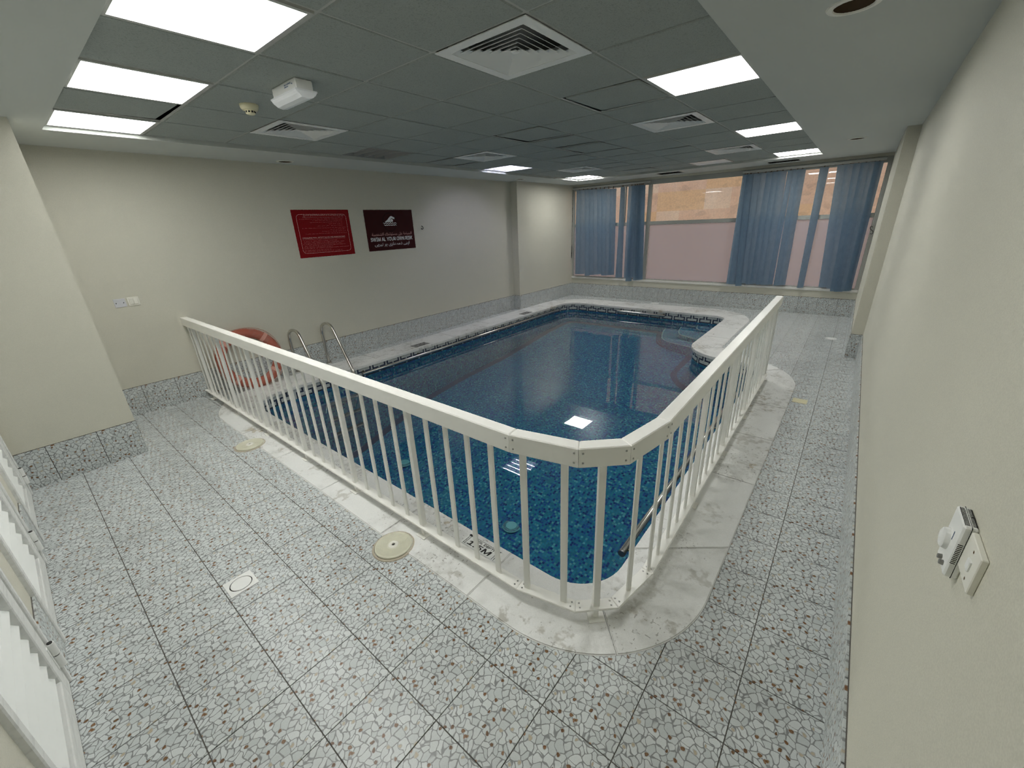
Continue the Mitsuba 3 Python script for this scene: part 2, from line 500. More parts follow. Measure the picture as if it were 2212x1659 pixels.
structure('baseboard_left', cat(bx(X0 - .004, X0 + .003, COLUMN[3], PIL_L[2], 0, SKH), bx(COLUMN[1] - .004, COLUMN[1] + .003, Y0, COLUMN[3] + .003, 0, SKH),
                                bx(X0, PIL_L[1] + .003, PIL_L[2] - .003, PIL_L[2] + .004, 0, SKH), bx(PIL_L[1] - .004, PIL_L[1] + .003, PIL_L[2], Y1, 0, SKH)), 'mat_grout', 'pebble-print tile skirting of the left wall')
skirt('baseboard_left', (COLUMN[1], Y0, 0), (0, 1, 0), COLUMN[3] - Y0 + .003, (1, 0, 0), .12)
skirt('baseboard_left', (X0, COLUMN[3], 0), (0, 1, 0), PIL_L[2] - COLUMN[3], (1, 0, 0), .05)
skirt('baseboard_left', (X0, PIL_L[2], 0), (1, 0, 0), PIL_L[1] - X0 + .008, (0, -1, 0), 0)
skirt('baseboard_left', (PIL_L[1], PIL_L[2], 0), (0, 1, 0), Y1 - PIL_L[2], (1, 0, 0), 0)
structure('baseboard_far', bx(PIL_L[1], PIL_R[0], Y1 - .003, Y1 + .004, 0, SKH), 'mat_grout', 'pebble-print tile skirting under the window')
skirt('baseboard_far', (PIL_L[1], Y1, 0), (1, 0, 0), PIL_R[0] - PIL_L[1], (0, -1, 0), .1)
structure('baseboard_right', cat(bx(X1 - .003, X1 + .004, Y0, PIL_R[2], 0, SKH), bx(PIL_R[0] - .003, X1, PIL_R[2] - .003, PIL_R[2] + .004, 0, SKH),
                                 bx(PIL_R[0] - .003, PIL_R[0] + .004, PIL_R[2], Y1, 0, SKH)), 'mat_grout', 'pebble-print tile skirting of the right wall')
skirt('baseboard_right', (X1, PIL_R[2], 0), (0, -1, 0), PIL_R[2] - Y0, (-1, 0, 0), .1)
skirt('baseboard_right', (PIL_R[0] - .008, PIL_R[2], 0), (1, 0, 0), X1 - PIL_R[0] + .008, (0, -1, 0), .1)
skirt('baseboard_right', (PIL_R[0], Y1, 0), (0, -1, 0), Y1 - PIL_R[2], (-1, 0, 0), 0)
PIERS = [(COLUMN[1] + .01, -2.6), (-1.745, -1.48), (-.645, -.39), (.45, X1)]
structure('baseboard_near', cat(*[bx(a, b, Y0 - .004, Y0 + .003, 0, SKH) for a, b in PIERS]), 'mat_grout', 'pebble-print tile skirting between the louvred doors')
for a, b in PIERS:
    skirt('baseboard_near', (b, Y0, 0), (-1, 0, 0), b - a, (0, 1, 0), 0)

# ------------------------------------------------------------------ ceiling tiles, grid bars
LIT = [(1, 2), (1, 6), (1, 10), (-5, 10), (-1, -2), (-3, -2), (-5, -2), (1, -2)]
UNLIT = [(-1, 10)]
LOUVRE = {(-5, 6): True, (-5, 2): False}
VENTS = [(0, 0), (-4, 0), (0, 4), (-4, 4), (0, 8), (-4, 8)]
GAPS = {(-2, 3): (.075, .070), (-2, 4): (0, .085), (-2, 5): (.07, 0), (-3, 6): (0, .075), (-2, 6): (.03, .075), (-3, 8): (0, .08), (-5, 4): (.07, .085), (0, 2): (.045, .05),
        (-4, -2): (.06, .045), (-5, 3): (0, .0), (-3, 10): (.05, .06), (-2, 9): (0, .05), (-1, 7): (0, .04)}


def ceil_tile(a, b, c, d):
    return bev(a, b, c, d, 0, .014, .005)


G = .0075
whole_tile = mikit.ply(ceil_tile(G, .6 - G, G, .6 - G), 'mat_ceiling')
for i in range(-5, 2):
    for j in range(-2, 11):
        if (i, j) in LIT or (i, j) in UNLIT or (i, j) in LOUVRE or (i, j) in VENTS:
            continue
        z = ZC + float(rng.uniform(-.0015, .0015))
        M0 = T().translate([.6 * i, .6 * j, z]).rotate([1, 0, 0], float(rng.uniform(-.12, .12))).rotate([0, 1, 0], float(rng.uniform(-.12, .12)))
        if (i, j) in GAPS:                        # pushed askew: a black slit on its left or far side
            gx, gy = GAPS[i, j]
            t = ceil_tile(G + gx, .6 - G, G, .6 - G - gy)
            t.vertices[:, 0] += .25 * gx * (t.vertices[:, 1] / .6 - 1)
            t.vertices[:, 1] += .35 * gy * (t.vertices[:, 0] / .6)
            add(nm('ceiling__tile'), t, 'mat_ceiling', to_world=T().translate([.6 * i, .6 * j, z - .004]).rotate([1, 0, 0], .5))
        else:
            put(nm('ceiling__tile'), whole_tile, M0)
for i in range(-5, 3):
    x = .6 * i
    add(nm('ceiling__grid_bar'), bx(x - .012, x + .012, TF[2], TF[3], ZC + .006, ZC + .009), 'mat_gridbar')
for j in range(-2, 12):
    y = .6 * j
    add(nm('ceiling__grid_bar'), bx(TF[0], TF[1], y - .012, y + .012, ZC + .0065, ZC + .0092), 'mat_gridbar')

# ------------------------------------------------------------------ light panels
DIM = {(-5, -2): .6, (-3, -2): .9, (1, -2): .5}      # some panels give less light
fr = ext(sbox(-.288, -.288, .288, .288) - sbox(-.268, -.268, .268, .268), 0, .012)
fr_ply = mikit.ply(fr, 'mat_gridbar')
hs_ply = mikit.ply(bev(-.28, .28, -.28, .28, .014, .075, .006), 'mat_gypsum')
quad = trimesh.Trimesh([[-.27, -.27, 0], [-.27, .27, 0], [.27, .27, 0], [.27, -.27, 0]], [[0, 1, 2], [0, 2, 3]], process=False)
lit_ply = mikit.ply(quad, 'mat_white', emitter={'type': 'area', 'radiance': rgb(LAMP)})
off_ply = mikit.ply(bev(-.27, .27, -.27, .27, .003, .008, .001), 'mat_lens')
LL = {(1, 2): 'large lit white ceiling panel beside the right plaster edge, nearest of the three there', (1, 6): 'lit ceiling panel, middle one of the three along the right plaster edge',
      (1, 10): 'lit ceiling panel at the far right, next to a black slot vent', (-5, 10): 'lit ceiling panel in the far left corner by the window',
      (-1, -2): 'biggest lit ceiling panel at the top left of the photo', (-3, -2): 'lit ceiling panel, second of the three at the top left',
      (1, -2): 'lit ceiling panel above the camera, outside the top edge', (-5, -2): 'lit ceiling panel, lowest of the three at the top left, above the cream wall'}
for c in LIT + UNLIT:
    k = nm('ceiling_light')
    Mx = T().translate([.6 * c[0] + .3, .6 * c[1] + .3, ZC - .004])
    put(k + '__frame', fr_ply, Mx)
    put(k + '__housing', hs_ply, Mx)
    if c in LIT:
        put(k + '__diffuser', lit_ply if c not in DIM else {**lit_ply, 'emitter': {'type': 'area', 'radiance': rgb([v * DIM[c] for v in LAMP])}}, Mx @ T().translate([0, 0, .006]))
    else:
        put(k + '__diffuser', off_ply, Mx)
    tag(k, LL.get(c, 'unlit pale ceiling panel on the far edge of the tiles, above the window'), 'ceiling light')
tub = tube([(-.265, 0, 0), (.265, 0, 0)], .013, 10)
for c, on in LOUVRE.items():
    k = nm('louvred_light')
    Mx = T().translate([.6 * c[0] + .3, .6 * c[1] + .3, ZC])
    shell = cat(bx(-.29, .29, -.29, .29, .085, .09), *[b for b in (bx(-.29, -.28, -.29, .29, 0, .085), bx(.28, .29, -.29, .29, 0, .085), bx(-.28, .28, -.29, -.28, 0, .085), bx(-.28, .28, .28, .29, 0, .085))])
    add(k + '__housing', shell, 'mat_louvre', to_world=Mx)
    for y in (-.21, -.07, .07, .21):
        add(nm(k + '__tube'), moved(tub, (0, y, .052)), 'mat_white', smooth=40, to_world=Mx, **({'emitter': {'type': 'area', 'radiance': rgb(TUBE)}} if on else {}))
    for y in (-.14, 0, .14):
        add(nm(k + '__reflector'), bx(-.28, .28, y - .006, y + .006, .004, .05), 'mat_louvre', to_world=Mx)
    tag(k, 'louvred fitting with bright bluish tubes above the end of the left wall' if on else 'dark unlit louvred fitting at the left edge of the tiled ceiling', 'ceiling light')

# ------------------------------------------------------------------ square air diffusers
def blade_ring(ro, ri, zo, zi, t=.0022):
    P = []
    for r, z in ((ro, zo), (ri, zi), (ri, zi - t * 1.2), (ro, zo - t * 1.2)):
        P += [(-r, -r, z), (r, -r, z), (r, r, z), (-r, r, z)]
    f = []
    for a in range(4):
        b = (a + 1) % 4
        for k in range(4):
            l = (k + 1) % 4
            f += [[k * 4 + a, k * 4 + b, l * 4 + b], [k * 4 + a, l * 4 + b, l * 4 + a]]
    t_ = trimesh.Trimesh(P, f, process=False)
    t_.fix_normals()
    return t_


vf = mikit.ply(cat(ext(sbox(-.292, -.292, .292, .292) - sbox(-.235, -.235, .235, .235), 0, .004), ext(sbox(-.243, -.243, .243, .243) - sbox(-.236, -.236, .236, .236), 0, .06)), 'mat_white')
vb = [mikit.ply(blade_ring(.236 - .036 * q, .206 - .036 * q, .004, .022), 'mat_white') for q in range(6)]
vc = mikit.ply(bev(-.018, .018, -.018, .018, .003, .012, .003), 'mat_white')
vd = mikit.ply(cat(bx(-.24, .24, -.24, .24, .1, .104), bx(-.244, -.24, -.24, .24, .04, .1), bx(.24, .244, -.24, .24, .04, .1), bx(-.24, .24, -.244, -.24, .04, .1), bx(-.24, .24, .24, .244, .04, .1)), 'mat_duct')
VL = {(0, 0): 'large square white air diffuser in the near ceiling, closest to the camera', (-4, 0): 'square air diffuser beside the emergency light and smoke detector', (0, 4): 'square air diffuser behind the nearest right light panel',
      (-4, 4): 'small dark-slitted air diffuser in front of the bluish louvred light', (0, 8): 'square air diffuser between the two farther right light panels', (-4, 8): 'dark air diffuser farthest away, in front of the far left light panel'}
for c in VENTS:
    k = nm('air_diffuser')
    Mx = T().translate([.6 * c[0] + .3, .6 * c[1] + .3, ZC - .003])
    put(k + '__frame', vf, Mx)
    put(k + '__duct', vd, Mx)
    for b in vb:
        put(nm(k + '__blade'), b, Mx)
    put(k + '__center_plate', vc, Mx)
    tag(k, VL[c], 'air vent')

# ------------------------------------------------------------------ downlights and slot vents in the plaster surround
dl_trim = mikit.ply(lathe([(.070, -.001), (.074, -.006), (.094, -.004), (.097, 0), (.078, .001), (.070, -.001)], 36), 'mat_ivory', smooth=40)
dl_can = mikit.ply(lathe([(.0775, 0), (.074, .05), (.045, .095), (0, .096), (0, .098), (.047, .098), (.0778, .055), (.0778, 0)], 36), 'mat_brown', smooth=40)
dl_bulb = mikit.ply(lathe([(0, .05), (.02, .055), (.026, .075), (.02, .094), (0, .095)], 20), 'mat_brass', smooth=40)
for (x, y), l in zip(DOWNLIGHTS, ['big round recessed downlight with brown inside, at the top edge above the right wall', 'small round downlight in the plaster before the right end of the window',
                            'round downlight in the plaster above the red rules sign', 'round downlight in the plaster above the far left pilaster']):
    k = nm('downlight')
    Mx = T().translate([x, y, ZB])
    put(k + '__trim', dl_trim, Mx)
    put(k + '__can', dl_can, Mx)
    put(k + '__bulb', dl_bulb, Mx)
    tag(k, l, 'downlight')
for (a, b, c, d), l in zip(SLOTS, ['black slot vent in the plaster above the middle window pane', 'black slot vent in the plaster next to the far right light panel']):
    k = nm('slot_vent')
    add(k + '__duct', cat(bx(a, b, c, d, ZB + .10, ZB + .104), bx(a, a + .003, c, d, ZB, ZB + .1), bx(b - .003, b, c, d, ZB, ZB + .1), bx(a, b, c, c + .003, ZB, ZB + .1), bx(a, b, d - .003, d, ZB, ZB + .1)), 'mat_dark')
    add(k + '__frame', ext(sbox(a - .012, c - .012, b + .012, d + .012) - sbox(a, c, b, d), ZB - .003, ZB + .001), 'mat_gypsum')
    for y in np.linspace(c + .07, d - .07, 3):
        add(nm(k + '__slat'), bx(a, b, y - .004, y + .004, ZB + .02, ZB + .05), 'mat_dark')
    tag(k, l, 'air vent')

# ------------------------------------------------------------------ the pool
def strip(line, z0, z1, rows=None, u_scale=1.0):
    P = np.array(line.coords)
    n = len(P)
    L = np.r_[0, np.cumsum(np.linalg.norm(np.diff(P, axis=0), axis=1))]
    za, zb = (np.array([z(y) for y in P[:, 1]]) if callable(z) else np.full(n, z) for z in (z0, z1))
    v = np.vstack([np.c_[P, za], np.c_[P, zb]])
    f = []
    for i in range(n - 1):
        f += [[i, i + 1, n + i + 1], [i, n + i + 1, n + i]]
    uv = np.vstack([np.c_[L / u_scale, np.zeros(n)], np.c_[L / u_scale, np.full(n, rows or 1)]])
    return trimesh.Trimesh(v, f, process=False), uv


PY, PZ = [-.5, .8, 2, 3, 4, 4.6, 5.6, 6.6], [-1.38, -1.2, -.86, -.75, -.69, -.62, -.5, -.43]   # the floor rises towards the far end


def zfl(y):
    return float(np.interp(y, PY, PZ))


def drape(poly, dz=0.0):
    ms = []
    for a_, b_ in zip(PY[:-1], PY[1:]):
        part = poly.intersection(sbox(-5, a_, 4, b_))
        for g in getattr(part, 'geoms', [part]):
            if g.geom_type == 'Polygon' and g.area > 1e-6:
                v, f = trimesh.creation.triangulate_polygon(g, engine='earcut')
                ms.append(trimesh.Trimesh(np.c_[v, [zfl(y) + dz for y in v[:, 1]]], f, process=False))
    return cat(*ms)


pool = 'swimming_pool'
tag(pool, 'indoor swimming pool lined with blue and teal mosaic inside a white stone rim', 'swimming pool')
bd = LineString(np.array(PW.exterior.coords)[np.r_[0:len(PW.exterior.coords)]]).segmentize(.3)
ZBAND = (-.016, -.016 - 8 * .0213)
b_mesh, b_uv = strip(bd, ZBAND[0], ZBAND[1], 8, .0242)
add(pool + '__pattern_band', b_mesh, 'mat_band', smooth=False, uv=b_uv)
tag(pool + '__pattern_band', 'white band with a dark blue key pattern')
w_mesh, _ = strip(bd, ZBAND[1], zfl)
add(pool + '__basin', cat(w_mesh, drape(PW)), 'mat_mosaic')


def chaikin(pts, k=3):
    p = np.array(pts, float)
    for _ in range(k):
        q = np.empty((2 * len(p) - 2, 2))
        q[0::2], q[1::2] = .75 * p[:-1] + .25 * p[1:], .25 * p[:-1] + .75 * p[1:]
        p = np.vstack([p[:1], q, p[-1:]])
    return p


STEPS = [(chaikin([(-.86, 6.6), (-.836, 6.36), (-.68, 5.80), (-.52, 5.59), (-.267, 5.50), (.03, 5.405), (.35, 5.36)]), -.36),
         (chaikin([(-.545, 6.6), (-.525, 6.35), (-.42, 5.95), (-.283, 5.83), (.072, 5.67), (.35, 5.60)]), -.285),
         (chaikin([(-.25, 6.6), (-.243, 6.45), (-.17, 6.19), (.037, 6.13), (.35, 6.08)]), -.225)]
for line, z in STEPS:
    poly = Polygon(np.vstack([line, [(.4, 6.6)]])).buffer(0).intersection(PW.buffer(.01))
    k = nm(pool + '__step')
    add(k, ext(poly, -1.0, z), 'mat_mosaic')
    edge = LineString(line).buffer(.016, cap_style=2).intersection(poly).intersection(PW)
    add(k + '__tread_edge', ext(edge, z, z + .003), 'mat_tread_edge')  # thin pale strip laid along the step edge
OUTL = [(-.995, 6.488), (-.81, 5.904), (-.708, 5.735), (-.533, 5.611), (-.355, 5.56), (-.126, 5.49), (-.06, 5.38), (-.07, 5.113), (-.081, 4.693), (-.059, 4.586), (.026, 4.434), (.178, 4.253), (.325, 4.154), (.62, 3.96), (1.2, 3.92)]
INL = [(-.899, 6.53), (-.763, 6.084), (-.639, 5.951), (-.45, 5.87), (-.30, 5.80), (-.05, 5.729), (.043, 5.425), (.014, 5.063), (0, 4.729), (.039, 4.593), (.13, 4.44), (.25, 4.33), (.36, 4.25), (.65, 4.05), (1.2, 4.0)]


def even(pts, n=60):
    p = chaikin(pts, 3)
    L = np.r_[0, np.cumsum(np.linalg.norm(np.diff(p, axis=0), axis=1))]
    q = np.linspace(0, L[-1], n)
    return np.c_[np.interp(q, L, p[:, 0]), np.interp(q, L, p[:, 1])]


eo, ei = even(OUTL), even(INL)
for t in (0, .27, .54, .81):
    a_, b_ = eo + (ei - eo) * t, eo + (ei - eo) * (t + .19)
    n = len(a_)
    v = np.vstack([np.c_[a_, [zfl(y) + .004 for y in a_[:, 1]]], np.c_[b_, [zfl(y) + .004 for y in b_[:, 1]]]])
    f = [q for i in range(n - 1) for q in ([i, i + 1, n + i + 1], [i, n + i + 1, n + i])]
    add(nm(pool + '__edge_stripe'), trimesh.Trimesh(v, f, process=False), 'mat_stripe')
labels[pool + '__edge_stripe'] = {'label': 'dark blue mosaic stripe'}
add(pool + '__floor_stripe', drape((PW - PW.buffer(-.13)) - sbox(-.86, 3.7, 1.3, 6.6), .003), 'mat_stripe')
labels[pool + '__floor_stripe'] = {'label': 'dark blue mosaic border round the pool floor'}
# rim stones
cuts = [LineString([(x, -1), (x, -.2)]) for x in (.70, -.05, -.80, -1.55, -2.30)]
cuts += [LineString([(1.0, -.1), (1.6, -.75)]), LineString([(1.0, -.009 - .12), (1.8, .50 - .02)])]
cuts += [LineString([(1.1, y), (1.8, y)]) for y in (1.1, 1.85, 2.6)] + [LineString([(.9, 3.2), (1.8, 4.2)])]
cuts += [LineString([(-3.0, .3), (-3.8, -.6)])] + [LineString([(-3.8, y), (-3.0, y)]) for y in (.62, 1.37, 2.12, 2.87, 3.62, 4.37, 5.12, 5.87)] + [LineString([(-3.0, 6.3), (-3.8, 7.1)])]
cuts += [LineString([(x, 6.3), (x, 7.4)]) for x in (-2.2, -1.45, -.7)] + [LineString([(.1, 6.4), (.75, 7.2)])]
cuts += [LineString([(.1, y), (.8, y)]) for y in (5.65, 4.95)] + [LineString([(.1, 4.05), (.9, 4.52)]), LineString([(.95, 3.7), (1.15, 4.5)])]
ring = OC - IC
for c in cuts:
    ring = ring - c.buffer(.0010, cap_style=2)
for g in ring.geoms:
    if g.area > 1e-3:
        top = g.buffer(-.005)
        add(nm(pool + '__coping_stone'), cat(ext(g, -.034, -.001), ext(top, -.001, .004)), 'mat_marble')
wv, wf = trimesh.creation.triangulate_polygon(PW.segmentize(.2), engine='earcut')
wv, wf = trimesh.remesh.subdivide_to_size(np.c_[wv, np.zeros(len(wv))], wf, .14, max_iter=12)
wv[:, 2] = WATER + .0005 * (meshkit.fbm(wv * np.array([2.6, 2.6, 1.0]), 2) - .5)
if np.cross(wv[wf[0, 1]] - wv[wf[0, 0]], wv[wf[0, 2]] - wv[wf[0, 0]])[2] < 0:
    wf = wf[:, ::-1]
add('pool_water', trimesh.Trimesh(wv, wf, process=False), 'mat_water', smooth=True)
tag('pool_water', 'clear still water filling the blue tiled pool', 'water')

# drain covers on the pool floor
for (x, y), l in zip([(-.347, .831), (-2.255, .92)], ['round teal drain cover on the pool floor near the railing corner', 'round teal drain cover on the pool floor, left one behind the railing bars']):
    k = nm('drain_cover')
    add(k + '__disc', moved(lathe([(0, .016), (.055, .016), (.060, .012), (.062, .004), (.062, 0), (0, 0)], 32), (x, y, zfl(y) + .002)), 'mat_teal', smooth=35)
    add(k + '__rim', moved(lathe([(.066, 0), (.066, .010), (.092, .007), (.097, 0)], 40), (x, y, zfl(y) + .002)), 'mat_teal', smooth=35)
    add(k + '__slots', cat(*[moved(bx(.069, .089, -.0022, .0022, .006, .0112), (x, y, zfl(y) + .002), a) for a in np.arange(0, 2 * math.pi, math.pi / 22)]), 'mat_stripe')
    tag(k, l, 'drain cover')

# ------------------------------------------------------------------ railing
rail = 'safety_railing'
tag(rail, 'white metal railing with flat bars round the near and right sides of the pool', 'railing')


def offset_path(P, d):
    P = np.array(P, float)
    out = []
    for i in range(len(P)):
        a = P[i] - P[i - 1] if i else P[1] - P[0]
        b = P[i + 1] - P[i] if i + 1 < len(P) else P[-1] - P[-2]
        na, nb = (np.array([-v[1], v[0]]) / np.linalg.norm(v) for v in (a, b))
        h = na + nb
        h /= np.linalg.norm(h)
        out.append(P[i] + h * d / (h @ na))
    return np.array(out)


PATH = [(-3.777, -.586), (.915, -.586), (1.198, -.524), (1.336, -.398), (1.385, -.125), (1.355, 3.36)]
for name, hw, z0, z1, bv in (('top_rail', .032, .852, .94, .004), ('bottom_rail', .030, .067, .08, .0025)):
    A, B = offset_path(PATH, hw), offset_path(PATH, -hw)
    for i in range(5):
        d = np.array(PATH[i + 1]) - np.array(PATH[i])
        d = d / np.linalg.norm(d) * .0006
        add(nm(f'{rail}__{name}'), convex_prism([B[i] + d, B[i + 1] - d, A[i + 1] - d, A[i] + d], z0, z1, bv), 'mat_rail')
bal = mikit.ply(convex_prism(fillet([(-.0165, -.0062, .005), (.0165, -.0062, .005), (.0165, .0062, .005), (-.0165, .0062, .005)]).exterior.coords[:-1], .078, .856, .0005), 'mat_rail', smooth=30)
post = mikit.ply(convex_prism([(-.0145, -.0145), (.0145, -.0145), (.0145, .0145), (-.0145, .0145)], .078, .856, .003), 'mat_rail')
foot = mikit.ply(convex_prism([(-.0115, -.0115), (.0115, -.0115), (.0115, .0115), (-.0115, .0115)], .006, .069, .002), 'mat_rail')
plate = mikit.ply(bev(-.038, .038, -.038, .038, .004, .011, .0015), 'mat_rail')


def along(p, q, t):
    return np.array(p) + (np.array(q) - np.array(p)) * t


def upright(kind, x, y, ang):
    Mx = T().translate([float(x), float(y), 0]).rotate([0, 0, 1], ang)
    if kind == 'b':
        put(nm(rail + '__baluster'), bal, Mx)
        return
    k = nm(rail + '__post')
    put(k, post, Mx)
    if kind == 'p':
        put(k + '__foot', foot, Mx)
        put(k + '__base_plate', plate, Mx)


x = .175
for n in range(27):
    xx = .175 - .15 * n
    if xx > -3.74:
        upright('p' if n % 5 == 0 else 'b', xx, -.586, 0)
for n in range(1, 5):
    upright('b', .175 + .151 * n, -.586, 0)
a1 = math.degrees(math.atan2(PATH[2][1] - PATH[1][1], PATH[2][0] - PATH[1][0]))
for t in (.15, .80):
    p = along(PATH[1], PATH[2], t)
    upright('b', p[0], p[1], a1)
p = along(PATH[2], PATH[3], .52)
a2 = math.degrees(math.atan2(PATH[3][1] - PATH[2][1], PATH[3][0] - PATH[2][0]))
upright('p', p[0], p[1], a2)
p = along(PATH[3], PATH[4], .40)
upright('b', p[0], p[1], math.degrees(math.atan2(PATH[4][1] - PATH[3][1], PATH[4][0] - PATH[3][0])))
a3 = math.degrees(math.atan2(PATH[5][1] - PATH[4][1], PATH[5][0] - PATH[4][0]))
for n in range(23):
    y = -.137 + .155 * n
    if y < 3.30:
        t = (y - PATH[4][1]) / (PATH[5][1] - PATH[4][1])
        p = along(PATH[4], PATH[5], max(t, .004))
        upright('p' if n % 5 == 0 and n else 'b', p[0], p[1], a3)
upright('p', PATH[5][0], 3.338, a3)
# screws at the mitre joints, on the outer face of the top rail and the top of the bottom rail
scr = lathe([(0, .003), (.003, .0026), (.0045, .001), (.0045, 0)], 10)
scr_ply = mikit.ply(scr, 'mat_steel', smooth=40)
B, Bb = offset_path(PATH, -.032), offset_path(PATH, 0)
for i in (1, 2, 3, 4):
    for side in (-1, 1):
        q = np.array(PATH[i + side]) - np.array(PATH[i])
        q /= np.linalg.norm(q)
        nrm = np.array([q[1], -q[0]]) * side
        for zz in (.875, .918):
            o = B[i] + q * .018
            mx = np.eye(4)
            mx[:3, 2], mx[:3, 0], mx[:3, 1] = (*nrm, 0), (0, 0, 1), np.cross((*nrm, 0), (0, 0, 1))
            mx[:3, 3] = (*o, zz)
            put(nm(rail + '__screw'), scr_ply, T(mx.tolist()))
        for w_ in (-.012, .012):
            o = Bb[i] + q * .020 + nrm * w_
            put(nm(rail + '__screw'), scr_ply, T().translate([float(o[0]), float(o[1]), .08]))
for zz in (.50, .53):
    put(nm(rail + '__screw'), scr_ply, T().translate([PATH[5][0] + .0145, 3.338, zz]).rotate([0, 1, 0], 90))

# ------------------------------------------------------------------ ladder rails
def smooth_path(pts, k=4):
    p = np.array(pts, float)
    for _ in range(k):
        q = np.vstack([.75 * p[:-1] + .25 * p[1:], .25 * p[:-1] + .75 * p[1:]])
        q = np.empty((2 * len(p) - 2, p.shape[1]))
        q[0::2], q[1::2] = .75 * p[:-1] + .25 * p[1:], .25 * p[:-1] + .75 * p[1:]
        p = np.vstack([p[:1], q, p[-1:]])
    return p


lad = 'pool_ladder'
tag(lad, 'stainless steel pool ladder with two curved handrails at the left rim', 'pool ladder')
for y in (.885, .44):
    P = smooth_path([(-3.72, y, 0), (-3.735, y, .25), (-3.755, y, .52), (-3.60, y, .60), (-3.44, y, .585), (-3.36, y, .45), (-3.14, y, .08), (-3.07, y, -.05), (-3.045, y, -.2), (-3.045, y, -.95)])
    k = add(nm(lad + '__handrail'), tube(P, .019, 14), 'mat_chrome', smooth=True)
    add(k + '__flange', moved(lathe([(.022, .014), (.03, .012), (.042, .004), (.043, 0), (.022, 0)], 24), (-3.72, y, 0)), 'mat_chrome', smooth=35)
for z in (-.34, -.56, -.78):
    add(nm(lad + '__tread'), bev(-3.085, -3.01, .45, .875, z - .012, z + .012, .006), 'mat_steel')

# ------------------------------------------------------------------ grab rails at the water line
def grab(label, p, q, nrm, at):
    k = nm('grab_rail')
    tag(k, label, 'grab rail')
    p, q, nrm = np.array(p, float), np.array(q, float), np.array(nrm, float)
    add(k + '__bar', tube(np.linspace(p, q, 12), .0215, 14), 'mat_chrome', smooth=40)
    d = (q - p) / np.linalg.norm(q - p)
    for s_, e in ((p, -d), (q, d)):
        add(nm(k + '__end_cap'), tube([s_ - e * .004, s_ + e * .008], .0225, 14), 'mat_steel', smooth=40)
    for t in at:
        o = p + (q - p) * t
        add(nm(k + '__bracket'), cat(tube([o, o + nrm * .062], .009, 10), tube([o + nrm * .056, o + nrm * .064], .026, 16)), 'mat_brass', smooth=40)


grab('long stainless grab rail along the left side of the pool', (-3.105, 1.03, -.098), (-3.105, 5.99, -.092), (-1, 0, 0), [.008, .205, .40, .595, .79, .98])
grab('short stainless grab rail on the far side of the pool', (-1.88, 6.455, -.085), (-.875, 6.455, -.085), (0, 1, 0), [.03, .97])
grab('stainless grab rail on the right side of the pool, seen between railing bars', (1.160, .085, -.10), (1.160, 3.0, -.10), (1, 0, 0), [.016, .34, .67, .97])

# ------------------------------------------------------------------ life ring leaning on the left wall
rg = 'life_ring'
tag(rg, 'faded orange life ring leaning against the left wall behind the railing', 'life ring')
a = np.linspace(0, 2 * math.pi, 72, endpoint=False)
ctr, R0_, up, side, nn = np.array([-3.63, -.10, .355]), .306, np.array([-.27, 0, .963]), np.array([0, 1.0, 0]), np.array([.963, 0, .27])
circ = ctr + R0_ * (np.cos(a)[:, None] * side + np.sin(a)[:, None] * up)
body = tube(circ, .058, 20, closed=True)
dlt = (body.vertices - ctr) @ nn
body.vertices -= np.outer(dlt * .12, nn)
add(rg + '__body', body, 'mat_ring', smooth=True)
for q in (45, 135, 225, 315):
    th = math.radians(q)
    rad = math.cos(th) * side + math.sin(th) * up
    tan = -math.sin(th) * side + math.cos(th) * up
    o = ctr + R0_ * rad
    b = np.linspace(0, 2 * math.pi, 25)
    v, f = [], []
    for s_ in (-.022, .022):
        for w_ in b:
            v.append(o + tan * s_ + .0592 * math.cos(w_) * rad + .0592 * .885 * math.sin(w_) * nn)
    for i in range(24):
        f += [[i, i + 1, 26 + i], [i, 26 + i, 25 + i]]
    add(nm(rg + '__strap'), trimesh.Trimesh(v, f, process=False), pr((0.60, 0.30, 0.24), .7), smooth=True)
rp = ctr + (R0_ + .064 + .012 * np.sin(a * 4 - math.pi / 2)[:, None] * .5 + .004) * (np.cos(a)[:, None] * side + np.sin(a)[:, None] * up) + nn * .01
add(rg + '__rope', tube(rp, .004, 8, closed=True), 'mat_rope', smooth=True)

# ------------------------------------------------------------------ window
win = 'window_1'
WX0, WX1, WY = -3.62, 2.04, 7.42
WZ0, WZ1, TZ0, TZ1 = .468, 2.50, 1.622, 1.692
fy0, fy1 = WY + .012, WY + .062
structure(win, cat(bev(WX0, WX0 + .045, fy0, fy1, WZ0, WZ1), bev(WX1 - .055, WX1, fy0, fy1, WZ0, WZ1), bev(WX0, WX1, fy0, fy1, 2.412, WZ1), bev(WX0, WX1, fy0, fy1, WZ0, WZ0 + .022)), 'mat_frame',
          'wide aluminium window across the far wall with frosted lower panes')
MULL = [-1.75, .15]
for x in MULL:
    add(nm(win + '__mullion'), bev(x - .038, x + .038, fy0 - .006, fy1, WZ0 + .02, 2.414), 'mat_frame')
add(nm(win + '__mullion'), bev(-2.315, -2.285, fy0 + .01, fy1, TZ1, 2.414), 'mat_frame')
edges = [WX0 + .045] + [v for x in MULL for v in (x - .038, x + .038)] + [WX1 - .055]
